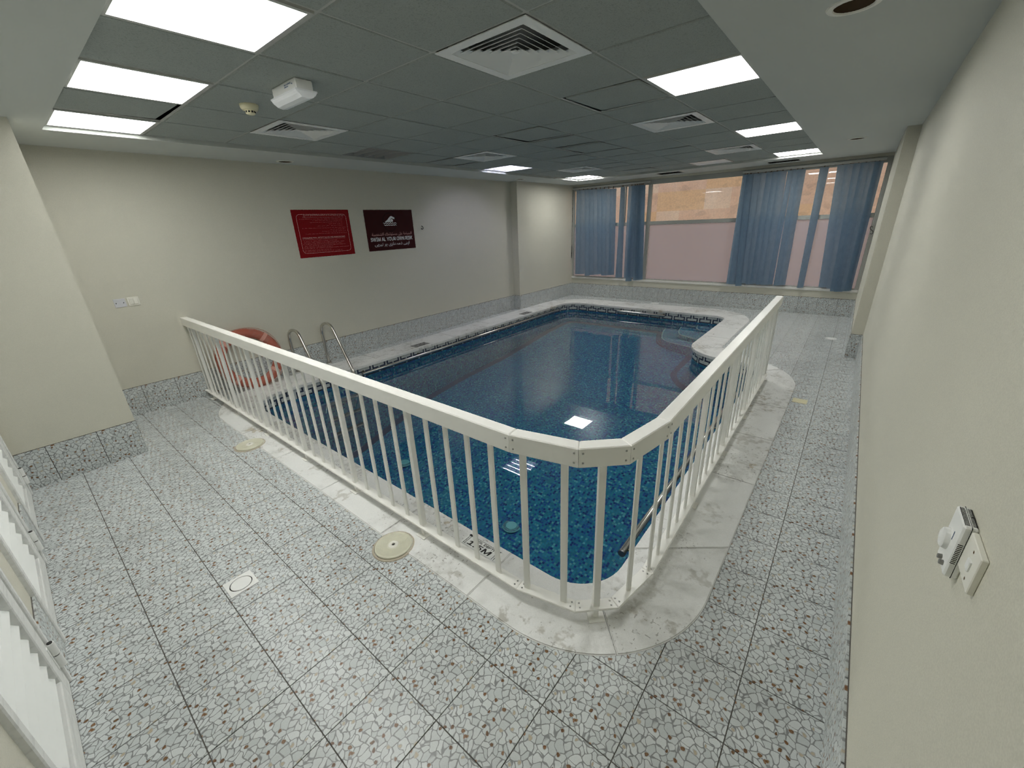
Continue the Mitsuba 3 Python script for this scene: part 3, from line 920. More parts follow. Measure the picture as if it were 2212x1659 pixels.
for a, b in zip(edges[0::2], edges[1::2]):
    add(nm(win + '__transom'), bev(a, b, fy0 - .004, fy1, TZ0, TZ1), 'mat_frame')
    y = fy0 + .03
    add(nm(win + '__pane'), trimesh.Trimesh([[a, y, TZ1], [b, y, TZ1], [b, y, 2.413], [a, y, 2.413]], [[0, 1, 2], [0, 2, 3]], process=False), 'mat_glass')
    add(nm(win + '__frosted_pane'), trimesh.Trimesh([[a, y, WZ0 + .02], [b, y, WZ0 + .02], [b, y, TZ0], [a, y, TZ0]], [[0, 1, 2], [0, 2, 3]], process=False), 'mat_frosted')
labels[win + '__frosted_pane'] = {'label': 'frosted pinkish pane'}
add(win + '__sill', cat(*[bev(a + .001, b - .001, WY - .025, WY + .07, .425, .470, .006) for a, b in ((WX0, -1.58), (-1.58, .30), (.30, WX1))]), 'mat_sill')
structure('wall_outside', bx(-12, 10, 10.4, 10.7, -2, 8), 'mat_outside', 'peach plaster wall seen outside through the window')
structure('ground_outside', bx(-12, 10, WY + .2, 10.5, -2.2, -.6), 'mat_ground', 'pale ground outside the window')

# ------------------------------------------------------------------ vertical blinds
def slat(xt0, xt1, xb0, xb1, zt, zb, yt=0.0, seed=0, y0=WY - .085):
    n, q = 26, 5
    v, f = [], []
    for i in range(n):
        t = i / (n - 1)
        x0, x1, z = xt0 + (xb0 - xt0) * t, xt1 + (xb1 - xt1) * t, zt + (zb - zt) * t
        for k in range(q):
            s_ = k / (q - 1)
            w = .006 * math.sin(3.0 * t * 2 + seed) * t + .004 * (meshkit.noise(np.array([seed * 3.1, t * 7, s_ * 1.5])) - .5) * (t > .45)
            bow = .017 * (1 - (2 * s_ - 1) ** 2)
            v.append((x0 + (x1 - x0) * s_, y0 + yt * (s_ - .5) - bow + w, z))
    for i in range(n - 1):
        for k in range(q - 1):
            a_, b_ = i * q + k, i * q + k + 1
            f += [[a_, b_, b_ + q], [a_, b_ + q, a_ + q]]
    return trimesh.Trimesh(v, f, process=False)


def blind(label, x0, x1, slats):
    k = nm('vertical_blind')
    tag(k, label, 'blind')
    add(k + '__head_rail', bev(x0, x1, WY - .105, WY - .06, 2.440, 2.478, .004), 'mat_frame')
    for n_, s_ in enumerate(slats):
        add(nm(k + '__slat'), slat(*s_, seed=n_ * 1.7 + x0), ('mat_fabric', 'mat_fabric_pale')[(n_ * 7 + n_ // 3) % 2], smooth=True)
        cx = (s_[0] + s_[1]) / 2
        add(nm(k + '__hanger'), bx(cx - .009, cx + .009, WY - .090, WY - .080, s_[4] - .004, 2.442), 'mat_brown')
    return k


A = []
e_t = [-3.462, -3.352, -3.243, -3.136, -3.030, -2.926, -2.824, -2.722, -2.610]
e_b = [-3.460, -3.342, -3.226, -3.075, -2.962, -2.850, -2.742, -2.622, -2.56]
for n_, (a_, b_) in enumerate(zip(e_t, e_b)):
    A.append((a_, a_ + .127, b_, b_ + .122, 2.425 - .004 * n_, .535 + (n_ % 3) * .012, .05))
A[2] = (-3.243, -3.116, -3.185, -3.08, 2.42, .512, .05)
A.append((-2.345, -2.296, -2.36, -2.245, 2.41, .50, .11))
for n_, (a_, w_, b_, wb, yt) in enumerate([(-2.18, .12, -2.17, .12, .05), (-2.10, .11, -2.12, .11, .08), (-2.04, .09, -1.99, .10, .10), (-1.98, .07, -1.93, .09, .11), (-1.93, .06, -1.86, .07, .11), (-1.895, .05, -1.815, .06, .12)]):
    A.append((a_, a_ + w_, b_, b_ + wb, 2.41, (.50, .43, .52, .46, .49, .475)[n_], yt))
blind('blue vertical fabric blind covering the left part of the window', -3.58, -1.72, A)
Bs = [(.008, .060, .0, .06, 2.42, .485, .11), (.035, .10, .04, .155, 2.42, .478, .10), (.06, .19, .16, .26, 2.42, .452, .06)]
for a_, b_, w_ in ((.178, .265, .125), (.296, .335, .12), (.378, .405, .125), (.468, .512, .127), (.556, .60, .120), (.690, .70, .08), (.775, .798, .10), (.845, .885, .10)):
    Bs.append((a_, a_ + w_, b_, b_ + w_ * .95, 2.42, .50 + .012 * math.sin(a_ * 40), .05))
Bs += [(1.140, 1.256, 1.172, 1.262, 2.42, .475, .07)]
for n_, (a_, b_, zb) in enumerate(((1.366, 1.484, .50), (1.467, 1.60, .485), (1.568, 1.66, .445), (1.66, 1.715, .44), (1.765, 1.80, .455))):
    Bs.append((a_, a_ + .127, b_, b_ + .118, 2.43, zb, .05))
Bs.append((1.83, 1.935, 1.852, 1.945, 2.43, .465, .09))
blind('blue vertical fabric blind with gaps between slats, covering the right part of the window', -.02, 1.965, Bs)

k = tag('loose_cord', 'thin dark blind cord hanging in a tangle at the left window edge', 'cord')
add(k, cat(tube(smooth_path([(-3.605, WY - .03, 2.44), (-3.608, WY - .03, 1.7), (-3.604, WY - .03, 1.05), (-3.608, WY - .035, .95)]), .0035, 6),
           tube(smooth_path([(-3.606, WY - .04, 1.18), (-3.600, WY - .05, 1.06), (-3.612, WY - .04, .96), (-3.598, WY - .05, .90), (-3.608, WY - .04, 1.0), (-3.602, WY - .05, 1.12), (-3.61, WY - .04, .93)]), .006, 6)), 'mat_blackprint', smooth=40)
k = tag('pull_chain', 'thin looped blind chain at the right window edge', 'cord')
add(k, tube(smooth_path([(2.000, WY - .03, 2.44), (2.003, WY - .03, 1.6), (2.006, WY - .03, 1.15), (1.996, WY - .03, 1.08), (1.985, WY - .03, 1.16), (1.985, WY - .03, 1.3), (1.990, WY - .03, 1.55)]), .0025, 6), 'mat_frame', smooth=40)
k = tag('s_hook', 'small dark S-shaped hook hanging beside the right window edge', 'hook')
s_ = [(.0, .035), (-.018, .05), (-.034, .036), (-.03, .012), (-.004, 0), (.018, -.014), (.022, -.036), (.004, -.05), (-.014, -.038)]
add(k, tube(smooth_path([(2.008 + a_ * .95, WY - .045, 1.432 + b_ * 1.25) for a_, b_ in s_], 3), .0042, 8), 'mat_blackprint', smooth=40)
k = tag('wall_hook', 'small dark hook on the left wall beside the maroon swim sign', 'hook')
add(k, tube(smooth_path([(-3.78, 2.905, 1.785), (-3.765, 2.905, 1.785), (-3.755, 2.918, 1.765), (-3.755, 2.905, 1.735), (-3.755, 2.880, 1.738), (-3.752, 2.872, 1.755)], 3), .0052, 8), 'mat_blackprint', smooth=40)

# ------------------------------------------------------------------ louvred doors
slat_m = bev(-.5, .5, -.026, .026, -.0045, .0045, .002)
for d, (a_, b_) in enumerate(DOORS):
    k = f'door_{d + 1}'
    yb, yf = Y0 - .045, Y0 + .004
    lx0, lx1 = a_ + .115, b_ - .06
    zs = [(.115, .93), (1.05, 1.94)]
    structure(k, cat(bev(a_ + .012, lx0, yb, yf, .006, 2.04), bev(lx1, b_ - .022, yb, yf, .006, 2.04), bev(lx0, lx1, yb, yf, .006, .115), bev(lx0, lx1, yb, yf, .93, 1.05), bev(lx0, lx1, yb, yf, 1.94, 2.04)), 'mat_door',
              ['white louvred door at the left edge, farthest from the camera', 'white louvred door at the left edge, middle one of three', 'white louvred door at the bottom left corner, nearest the camera'][d])
    add(nm(k + '__jamb'), bev(a_ - .022, a_ + .010, Y0 - .11, Y0 + .012, 0, 2.08), 'mat_door')
    add(nm(k + '__jamb'), bev(b_ - .016, b_ + .03, Y0 - .11, Y0 + .018, 0, 2.08), 'mat_door')
    add(k + '__backing', bx(lx0, lx1, yb - .06, yb - .055, .05, 2.0), 'mat_gypsum')
    for z0, z1 in zs:
        n = int(round((z1 - z0) / .0735))
        sp = (z1 - z0) / n
        for i in range(n):
            L = lx1 - lx0 - .001
            Mx = T().translate([(lx0 + lx1) / 2, Y0 - .022, z0 + sp * (i + .5)]).rotate([1, 0, 0], -52).scale([L, .86, 1])
            scene[nm(k + '__slat')] = {**(scene['_sl'] if '_sl' in scene else scene.setdefault('_sl', mikit.ply(slat_m, 'mat_slat'))), 'to_world': Mx}
    for z in (.170, 1.83):
        h = nm(k + '__hinge')
        add(h, cat(tube([(a_ + .016, Y0 + .016, z - .064), (a_ + .016, Y0 + .016, z - .003)], .0125, 14), tube([(a_ + .016, Y0 + .016, z + .003), (a_ + .016, Y0 + .016, z + .064)], .0125, 14), bx(a_ + .012, a_ + .045, Y0 + .004, Y0 + .0065, z - .06, z + .06)), 'mat_white', smooth=40)
        add(h + '__pin', tube([(a_ + .016, Y0 + .016, z - .066), (a_ + .016, Y0 + .016, z + .068)], .0085, 12), 'mat_blackprint', smooth=40)
scene.pop('_sl', None)

# ------------------------------------------------------------------ signs on the left wall
WALLB = [(0, 1, 0), (0, 0, 1), (1, 0, 0)]


def fit(mesh, x0, x1, y0, y1):
    b = mesh.bounds
    mesh = mesh.copy()
    mesh.vertices = (mesh.vertices - b[0]) / np.maximum(b[1] - b[0], 1e-9) * np.array([x1 - x0, y1 - y0, .0008]) + np.array([x0, y0, 0])
    return mesh


def glyphs(s):
    ps = []
    for g in s.split(';'):
        r = [[tuple(map(int, c.split(','))) for c in q.split()] for q in g.split('|')]
        ps.append(Polygon(r[0], r[1:]).buffer(0))
    return ext(unary_union(ps), 0, 1)


def on_wall(mesh, z=.0008):
    return moved(mesh, (X0 + .006, 0, 0), basis=WALLB)


AR_SWIM = "840,28 840,60 845,60 846,14 841,14 841,27;728,60 733,60 734,26 736,20 745,19 748,20 751,24 752,32 756,32 757,31 756,21 761,19 768,19 770,20 773,27 773,31 775,32 778,31 777,21 780,19 784,19 789,22 790,31 795,32 795,20 801,19 806,23 805,36 810,36 812,22 816,19 821,19 825,21 826,25 824,60 829,60 830,59 830,35 831,34 830,19 828,16 823,14 815,14 809,18 803,14 796,14 792,17 787,14 779,14 774,17 769,14 759,14 754,17 748,14 733,15 729,21;750,3 750,7 755,8 756,3 755,2;656,26 657,34 662,39 672,42 672,47 677,47 678,24 680,20 684,19 695,20 708,25 708,28 703,31 698,32 690,31 689,36 691,37 704,36 715,29 720,29 720,24 713,23 703,17 692,14 681,14 675,17 674,20 660,21|662,28 665,25 673,25 673,36 671,37 665,35 661,31;671,56 671,60 676,61 677,56 676,55;662,56 662,60 667,61 668,56 667,55;541,19 543,25 548,24 546,17 547,10 552,6 566,5 576,8 579,12 579,14 577,16 570,18 570,23 574,23 585,19 592,20 593,22 592,60 597,60 598,27 599,22 601,20 604,19 615,19 611,24 610,34 612,38 618,42 628,42 629,37 618,36 615,31 616,26 619,23 625,21 631,24 634,24 635,22 635,20 632,18 615,14 601,14 596,17 591,14 584,14 584,9 582,6 569,0 553,0 545,4 541,11;385,0 385,5 395,7 400,13 400,14 390,15 386,19 387,29 394,36 400,36 404,33 407,26 408,19 418,20 420,24 421,32 426,32 425,22 431,19 440,20 444,32 448,31 447,22 450,19 455,19 459,22 461,32 465,32 465,20 472,19 476,23 475,36 480,36 481,24 487,19 492,20 495,23 499,33 504,37 513,36 518,28 518,20 512,14 505,14 497,18 492,14 485,14 479,18 473,14 466,14 462,17 457,14 449,14 444,17 439,14 428,14 422,17 417,14 406,14 404,8 400,4 391,0|500,22 507,19 512,20 513,23 512,29 509,32 505,32 502,29|391,23 392,20 395,19 402,19 401,27 397,31 392,28;415,43 417,44 415,46 415,51 419,54 424,54 424,51 419,51 418,48 421,45 426,46 427,42 416,39;260,22 261,35 264,36 266,35 265,25 269,20 279,18 292,18 304,21 306,27 305,28 304,60 310,60 311,25 314,20 317,19 324,20 327,26 327,31 333,32 332,21 337,19 345,19 350,22 352,32 357,32 356,21 361,19 369,19 372,21 373,25 371,60 377,59 378,22 376,17 370,14 358,14 353,17 347,14 334,14 329,17 323,14 313,14 308,18 304,15 294,13 275,13 265,16;354,3 355,8 360,7 359,2;345,3 346,8 351,7 350,2;331,44 336,45 337,40 332,39;322,40 323,45 328,44 327,39;281,28 281,32 287,33 288,35 283,39 283,43 288,48 291,49 293,45 288,43 287,41 292,36 292,32 288,29;231,60 236,60 237,14 232,14;0,26 1,34 6,39 16,42 16,47 21,47 22,24 24,20 28,19 33,19 38,22 40,32 45,32 44,21 49,19 58,20 61,24 62,31 65,32 67,31 66,23 67,20 72,19 74,24 83,33 93,38 103,37 107,33 108,31 107,20 111,19 124,20 137,25 137,28 132,31 127,32 119,31 118,36 121,37 133,36 144,29 149,29 149,24 146,24 146,22 152,19 161,20 165,32 169,31 168,22 171,19 178,20 180,24 181,32 186,32 186,20 193,19 197,23 196,36 201,36 203,22 207,19 212,19 216,21 217,25 215,60 221,59 222,22 220,17 214,14 206,14 202,16 200,19 197,15 194,14 186,14 183,16 178,14 170,14 165,17 160,14 149,14 144,16 141,21 122,14 109,14 101,16 92,13 74,13 66,15 63,18 58,14 46,14 41,17 35,14 25,14 19,17 18,20 4,21|78,20 78,18 89,18 99,20 103,24 103,29 98,33 91,32 87,30|5,29 9,25 17,25 17,36 15,37 9,35 5,31;180,50 181,55 186,54 185,49;185,48 189,48 190,46 189,42 184,43;175,43 176,48 180,48 181,46 180,42;121,45 122,50 126,50 127,48 126,44;42,3 43,8 48,7 47,2;33,3 34,8 39,7 38,2;15,56 15,60 20,61 21,56 20,55;6,60 11,61 12,56 7,55"
UR_SWIM = "550,33 550,65 555,65 556,19 551,19 551,32;458,16 458,24 460,30 465,29 463,18 467,12 474,10 483,10 493,13 496,17 496,19 494,21 487,23 487,28 491,28 502,24 507,24 511,27 513,37 518,37 517,28 519,25 531,24 535,25 536,28 535,37 532,43 538,45 540,39 541,27 537,21 532,19 519,19 513,23 509,19 501,19 501,14 499,11 490,6 470,5 462,9;530,1 530,5 535,6 536,1 535,0;535,7 534,12 539,13 540,8;525,8 526,13 531,12 530,7;510,45 511,50 516,49 515,44;411,24 413,26 420,24 425,24 430,26 431,29 430,35 423,45 423,47 427,49 431,44 436,33 435,24 432,21 427,19 417,19 412,21;419,56 420,61 425,60 424,55;345,25 345,32 347,36 353,40 362,40 365,36 367,28 373,24 378,25 381,28 385,38 390,42 399,41 404,33 404,25 398,19 391,19 383,23 378,19 370,19 365,22 361,33 358,35 353,34 350,31 350,26 352,23 351,21 347,21|386,27 393,24 398,25 399,28 398,34 395,37 391,37 388,34;299,22 301,26 308,24 313,24 318,26 319,33 315,41 311,45 312,48 316,49 324,34 323,24 319,20 316,19 305,19;287,33 287,65 292,65 293,19 288,19 288,32;257,8 258,10 265,12 271,18 273,23 273,29 269,39 274,40 278,31 278,21 276,16 271,10 265,6 259,4;213,15 214,27 215,30 218,30 220,29 218,18 221,12 230,9 236,9 246,12 250,16 251,20 239,25 236,28 236,35 238,39 245,45 255,46 258,44 257,40 249,41 245,39 241,34 241,31 244,28 253,25 256,22 256,17 254,13 247,7 238,4 226,4 217,8;147,10 156,13 162,20 163,29 159,37 160,40 163,41 165,39 170,25 180,24 184,25 185,28 184,37 181,43 187,45 190,35 190,27 186,21 181,19 170,19 166,21 163,13 152,5 148,5;179,1 179,5 184,6 185,1 184,0;184,7 183,12 188,13 189,8;174,12 179,13 180,8 175,7;124,57 129,58 130,53 125,52;63,5 62,10 71,13 77,20 78,29 74,37 75,40 78,41 80,39 83,28 87,24 96,25 98,27 100,37 105,37 104,27 105,25 118,24 122,25 123,28 123,33 120,44 123,45 126,44 128,36 128,26 123,20 106,19 101,22 95,19 85,19 82,21 78,13 71,7 67,5;115,53 116,58 121,57 120,52;102,8 103,13 108,12 107,7;93,12 98,13 99,8 94,7;0,15 0,24 2,30 5,30 7,29 5,18 9,12 15,10 23,10 31,13 34,20 31,36 32,37 37,36 38,28 41,25 51,24 55,28 52,44 57,45 60,35 59,24 55,20 51,19 39,20 36,11 33,8 26,5 12,5 5,8;54,12 59,13 60,8 55,7;45,12 50,13 51,8 46,7"
AR_RULES = "1131,11 1131,16 1141,18 1146,24 1146,25 1136,26 1132,30 1133,40 1138,46 1146,47 1150,44 1153,37 1153,30 1169,30 1176,32 1177,35 1169,35 1165,37 1163,40 1164,50 1170,57 1177,57 1181,54 1184,47 1184,37 1180,29 1170,25 1152,25 1150,19 1146,15 1137,11|1168,46 1169,41 1173,40 1179,41 1178,48 1175,52 1170,51|1138,37 1137,34 1138,31 1148,30 1148,35 1145,41 1141,42;1174,65 1175,70 1180,69 1179,64;1165,65 1166,70 1171,69 1170,64;1118,39 1118,71 1123,71 1124,25 1119,25 1119,38;1049,28 1051,32 1058,30 1063,30 1068,32 1069,35 1068,41 1061,51 1061,53 1064,55 1066,55 1074,40 1075,34 1079,30 1091,30 1087,35 1086,45 1088,49 1094,53 1104,53 1105,48 1094,47 1091,42 1092,37 1095,34 1101,32 1107,35 1110,35 1111,33 1111,31 1108,29 1091,25 1077,25 1072,29 1065,25 1055,25;1004,16 1013,18 1019,23 1018,25 1008,26 1005,30 1005,37 1007,42 1011,46 1019,47 1022,45 1025,40 1026,36 1025,23 1019,15 1015,13 1004,11|1010,36 1011,31 1014,30 1021,31 1021,35 1018,41 1014,42 1011,39;991,39 991,71 996,71 997,25 992,25 992,38;857,37 858,45 863,50 873,53 873,58 878,58 879,35 881,31 887,30 890,31 896,43 900,47 909,48 913,44 918,32 921,30 927,30 929,33 928,71 933,71 934,40 946,48 956,49 959,48 963,44 964,35 962,31 973,30 978,34 978,39 975,46 975,50 980,51 983,42 983,32 981,28 975,25 964,25 957,27 948,25 919,25 915,28 911,24 905,24 899,27 896,31 890,25 882,25 876,28 875,31 861,32|934,31 935,30 943,30 954,32 959,36 959,40 954,44 947,43 939,38|899,37 902,31 906,29 910,29 912,31 912,35 907,43 903,43 900,40|863,39 866,36 874,36 874,47 872,48 866,46 862,42;974,63 979,64 980,59 975,58;946,61 951,62 952,57 947,56;872,67 872,71 877,72 878,67 877,66;863,67 863,71 868,72 869,67 868,66;828,39 828,71 833,71 834,25 829,25 829,38;717,26 718,31 723,30 729,31 735,35 732,42 719,56 717,56 717,59 721,61 734,47 734,45 739,42 738,71 743,71 744,69 744,44 746,31 755,30 758,31 761,38 761,42 763,43 766,42 765,32 768,30 773,30 777,33 778,42 783,43 783,31 790,30 794,34 793,47 798,47 800,33 804,30 810,30 813,32 814,36 812,71 818,70 819,33 817,28 814,26 803,25 797,29 791,25 784,25 780,28 775,25 767,25 762,28 757,25 746,25 741,28 739,32 732,26 728,25 718,25;651,37 652,45 657,50 667,53 667,58 672,58 673,35 675,31 679,30 684,31 687,34 691,44 694,47 703,48 709,42 710,31 704,25 697,25 689,29 684,25 676,25 670,28 669,31 655,32|692,33 699,30 704,31 705,34 704,40 701,43 697,43 694,40|657,39 660,36 668,36 668,47 666,48 660,46 656,42;666,67 666,71 671,72 672,67 671,66;657,71 662,72 663,67 658,66;622,71 627,71 628,25 623,25;545,71 550,71 551,37 553,31 557,30 569,31 582,36 582,39 577,42 572,43 564,42 563,44 563,47 574,48 584,44 589,40 594,40 594,35 591,34 593,31 603,30 607,32 608,36 606,71 611,71 612,70 612,46 613,45 613,33 611,28 605,25 594,25 589,27 585,32 567,25 550,26 546,32;566,60 571,61 572,56 567,55;453,37 454,45 459,50 469,53 469,58 474,58 475,35 477,31 481,30 485,30 489,33 492,43 496,42 495,34 499,30 501,30 503,35 512,44 522,49 532,48 537,42 537,34 534,29 529,26 521,24 503,24 495,26 492,29 487,25 478,25 472,28 471,31 457,32|507,31 507,29 518,29 528,31 532,35 532,40 527,44 520,43 516,41|459,39 462,36 470,36 470,47 468,48 462,46 458,42;468,71 473,72 474,67 469,66;459,71 464,72 465,67 460,66;403,51 403,71 408,71 410,32 415,30 421,30 426,33 426,38 423,46 423,50 428,51 431,41 430,30 426,26 423,25 408,26 404,32 404,50;421,14 421,18 426,19 427,14 426,13;251,28 253,32 260,30 265,30 270,32 271,35 270,41 263,51 263,53 266,55 268,55 276,40 277,34 282,30 294,31 306,36 306,39 301,42 296,43 288,42 287,47 290,48 302,47 313,40 318,40 318,35 315,35 315,33 321,30 331,31 333,34 335,43 340,43 339,32 344,30 351,30 354,31 358,43 362,42 361,33 364,30 369,30 372,32 374,43 379,43 378,32 381,30 386,30 390,34 387,50 390,51 392,51 395,42 395,32 393,28 388,25 380,25 375,28 371,25 363,25 358,28 353,25 341,25 336,28 330,25 318,25 313,27 310,32 291,25 279,25 274,29 267,25 257,25;338,51 339,56 344,55 343,50;329,51 330,56 335,55 334,50;290,56 290,60 295,61 296,56 295,55;239,71 244,71 245,25 240,25;204,15 204,25 207,31 214,34 226,35 225,42 221,45 215,44 212,39 207,40 208,43 212,48 216,50 225,49 230,43 231,32 229,27 222,29 215,29 210,26 209,17 212,1 207,1;176,71 181,71 182,25 177,25;0,13 0,22 4,31 10,37 21,43 11,47 2,46 2,51 14,52 26,47 36,46 36,41 31,41 30,39 30,36 34,31 39,30 45,30 49,33 51,43 56,42 55,32 60,30 69,31 73,43 77,42 76,32 79,30 84,30 88,33 89,42 94,43 94,31 101,30 105,34 104,47 109,47 111,33 115,30 118,30 122,32 127,43 133,48 140,48 144,44 149,32 152,30 157,30 161,32 162,36 160,71 166,70 167,33 165,28 162,26 150,25 146,28 142,24 136,24 130,27 127,31 121,25 114,25 108,29 102,25 95,25 91,28 86,25 78,25 73,28 68,25 58,25 53,28 47,25 35,25 30,27 27,30 25,39 24,39 15,35 8,28 5,20 6,12 10,8 20,5 26,5 36,8 37,3 28,0 12,1 6,4 2,8|130,37 133,31 137,29 141,29 143,31 143,35 138,43 134,43 131,40;49,14 49,18 54,19 55,14 54,13"
sg = tag('pool_rules_sign', 'bright red pool safety rules sign with small pale print', 'sign')
add(sg + '__panel', bx(X0 + .0005, X0 + .006, .835, 1.626, 1.446, 2.034), 'mat_red')
fr_ = fillet([(.884, 1.497, .045), (1.577, 1.497, .045), (1.577, 1.980, .045), (.884, 1.980, .045)])
add(sg + '__border', on_wall(ext(fr_ - fr_.buffer(-.0045), 0, .0006)), 'mat_pinkprint')
hd = [fit(glyphs(AR_RULES), .977, 1.543, 1.950, 1.980), bx(.965, 1.535, 1.9395, 1.9415, 0, .0006), fit(meshkit.text_mesh('SWIMMING POOL SAFETY RULES AND REGULATIONS', .02, .001, True), .912, 1.513, 1.681, 1.699), bx(.91, 1.515, 1.670, 1.672, 0, .0006)]
add(sg + '__lettering', on_wall(cat(*hd)), 'mat_pinkprint')
r2 = random.Random(3)
rows = [(.918, 1.522, 1.920), (1.091, 1.517, 1.901), (1.054, 1.513, 1.879), (1.311, 1.52, 1.856), (1.145, 1.503, 1.834), (.935, 1.546, 1.809), (1.314, 1.526, 1.786), (1.189, 1.545, 1.764), (.97, 1.549, 1.739)]
bars = []
for x0, x1, z in rows:
    x = x0
    while x < x1:
        w_ = r2.uniform(.012, .05)
        e = min(x + w_, x1)
        bars.append(bx(x, e, z - .0025, z + .0008, 0, .0005))
        for _ in range(int(w_ / .012)):
            t = r2.uniform(x, e - .003)
            bars.append(bx(t, t + .0025, z - .0025, z + r2.uniform(.003, .008), 0, .0005))
        x = e + r2.uniform(.006, .014)
for x0, x1, z in [(.919, 1.391, 1.649), (.921, 1.499, 1.630), (.905, 1.454, 1.612), (.921, 1.498, 1.592), (.907, 1.323, 1.5735), (.904, 1.557, 1.558), (.904, 1.28, 1.535), (.90, 1.44, 1.518)]:
    x = x0
    while x < x1:
        w_ = r2.uniform(.02, .07)
        e = min(x + w_, x1)
        t = x
        while t < e - .004:
            bars.append(bx(t, t + r2.uniform(.0028, .0048), z - .0045, z + .0045, 0, .0005))
            t += .0068
        x = e + .008
add(sg + '__small_print', on_wall(cat(*bars)), pr((0.40, 0.10, 0.10), .5))
labels[sg + '__small_print'] = {'label': 'rows of print too small to read'}

sg = tag('swim_at_own_risk_sign', 'dark maroon sign with a white swimmer and SWIM AL YOUR OWN RISK', 'sign')
add(sg + '__panel', bx(X0 + .0005, X0 + .006, 1.866, 2.732, 1.458, 2.032), 'mat_maroon')
c1 = Polygon([(2.292 + .131 * math.cos(t), 1.859 + .139 * math.sin(t)) for t in np.linspace(0, 2 * math.pi, 64, endpoint=False)])
add(sg + '__circle', on_wall(ext(c1 - affinity.scale(c1, .86, .86), 0, .0003)), 'mat_maroon_dark')
bodyp = Polygon([(2.2096, 1.863), (2.2389, 1.8785), (2.303, 1.9294), (2.3222, 1.9413), (2.3383, 1.94), (2.3868, 1.9171), (2.3795, 1.9004), (2.3408, 1.9133), (2.3267, 1.9146), (2.313, 1.9054), (2.3058, 1.8889), (2.3136, 1.8609), (2.2987, 1.8573), (2.2822, 1.8643), (2.265, 1.8591), (2.2472, 1.8661), (2.2282, 1.8577)]).buffer(.003)
head = Point(2.334, 1.881).buffer(.021)
waves = []
for x0, x1, z in ((2.176, 2.411, 1.843), (2.186, 2.406, 1.816)):
    xx = np.linspace(x0, x1, 60)
    waves.append(LineString([(x, z + .0055 * math.cos((x - x0) / (x1 - x0) * 2 * math.pi * 5.5)) for x in xx]).buffer(.0042))
add(sg + '__swimmer', on_wall(ext(unary_union([bodyp.buffer(0), head] + waves), 0, .0008)), 'mat_whiteprint')
add(sg + '__lettering', on_wall(cat(fit(meshkit.text_mesh('SWIM AL YOUR OWN RISK', .05, .001, True), 1.915, 2.683, 1.591, 1.647), fit(glyphs(UR_SWIM), 1.970, 2.612, 1.508, 1.572))), 'mat_whiteprint')
add(sg + '__arabic_lettering', on_wall(fit(glyphs(AR_SWIM), 1.948, 2.678, 1.660, 1.712)), 'mat_pinkprint')

# ------------------------------------------------------------------ switch plates, thermostat, socket
k = tag('blank_plate', 'grey blank wall plate with two dark screws, left of the light switch', 'wall plate')
add(k + '__plate', bev(X0, X0 + .007, -1.095, -1.004, 1.130, 1.212, .002), pr((.56, .57, .60), .4))
for y in (-1.08, -1.022):
    add(nm(k + '__screw'), moved(lathe([(0, .002), (.004, .0015), (.0045, 0)], 12), (X0 + .007, y, 1.171), basis=WALLB), 'mat_blackprint', smooth=40)
k = tag('light_switch', 'white light switch with two rockers on the left wall beside the blank plate', 'light switch')
add(k + '__plate', bev(X0, X0 + .009, -.992, -.898, 1.130, 1.217, .003), 'mat_ivory')
for a_, b_ in ((-.979, -.946), (-.944, -.911)):
    add(nm(k + '__rocker'), bev(X0 + .006, X0 + .017, a_, b_, 1.145, 1.207, .003), 'mat_ivory')

k = tag('thermostat', 'grey thermostat with a round dial on the right wall', 'thermostat')
add(k + '__body', bev(2.1355, X1, -.812, -.737, 1.108, 1.222, .003), 'mat_white')
add(k + '__seam', ext(sbox(2.1455, -.8124, 2.1463, -.7366), 1.1078, 1.2223), 'mat_dark')
vents = [bx(2.1375, 2.1440, y, y + .0012, 1.2215, 1.2224) for y in np.arange(-.805, -.745, .0027)] + [bx(2.1475, 2.1535, y, y + .0012, 1.2215, 1.2224) for y in np.arange(-.805, -.745, .0027)]
vents += [bx(2.1375, 2.1440, -.8124, -.8115, z, z + .0016) for z in np.arange(1.140, 1.185, .0038)]
for v_ in vents:
    add(nm(k + '__vent_slot'), v_, 'mat_dark')
RB = [(0, -1, 0), (0, 0, 1), (-1, 0, 0)]
add(k + '__dial', moved(lathe([(0, .0095), (.016, .0095), (.0195, .0075), (.021, 0), (0, 0)], 32), (2.1355, -.760, 1.158), basis=RB), 'mat_white', smooth=35)
add(k + '__pointer', bx(2.1345, 2.1358, -.7835, -.7825, 1.172, 1.190), 'mat_blueprint')
for y in (-.772, -.790):
    add(nm(k + '__button'), moved(lathe([(0, .006), (.0045, .006), (.0052, 0)], 16), (2.1355, y, 1.122), basis=RB), 'mat_steel', smooth=35)
add(k + '__screw_hole', moved(lathe([(0, .0008), (.0032, 0)], 12), (2.151, -.772, 1.2217)), 'mat_dark')
k = tag('wall_socket', 'small cream switch plate with a rocker below the thermostat on the right wall', 'light switch')
add(k + '__plate', bev(2.1455, X1, -.897, -.816, 1.146, 1.219, .0015), 'mat_ivory')
add(k + '__rocker', bev(2.1425, 2.147, -.872, -.855, 1.172, 1.192, .001), 'mat_white')
for y, z in ((-.858, 1.205), (-.868, 1.156)):
    add(nm(k + '__screw'), moved(lathe([(0, .0008), (.003, 0)], 12), (2.1455, y, z), basis=RB), 'mat_brown')

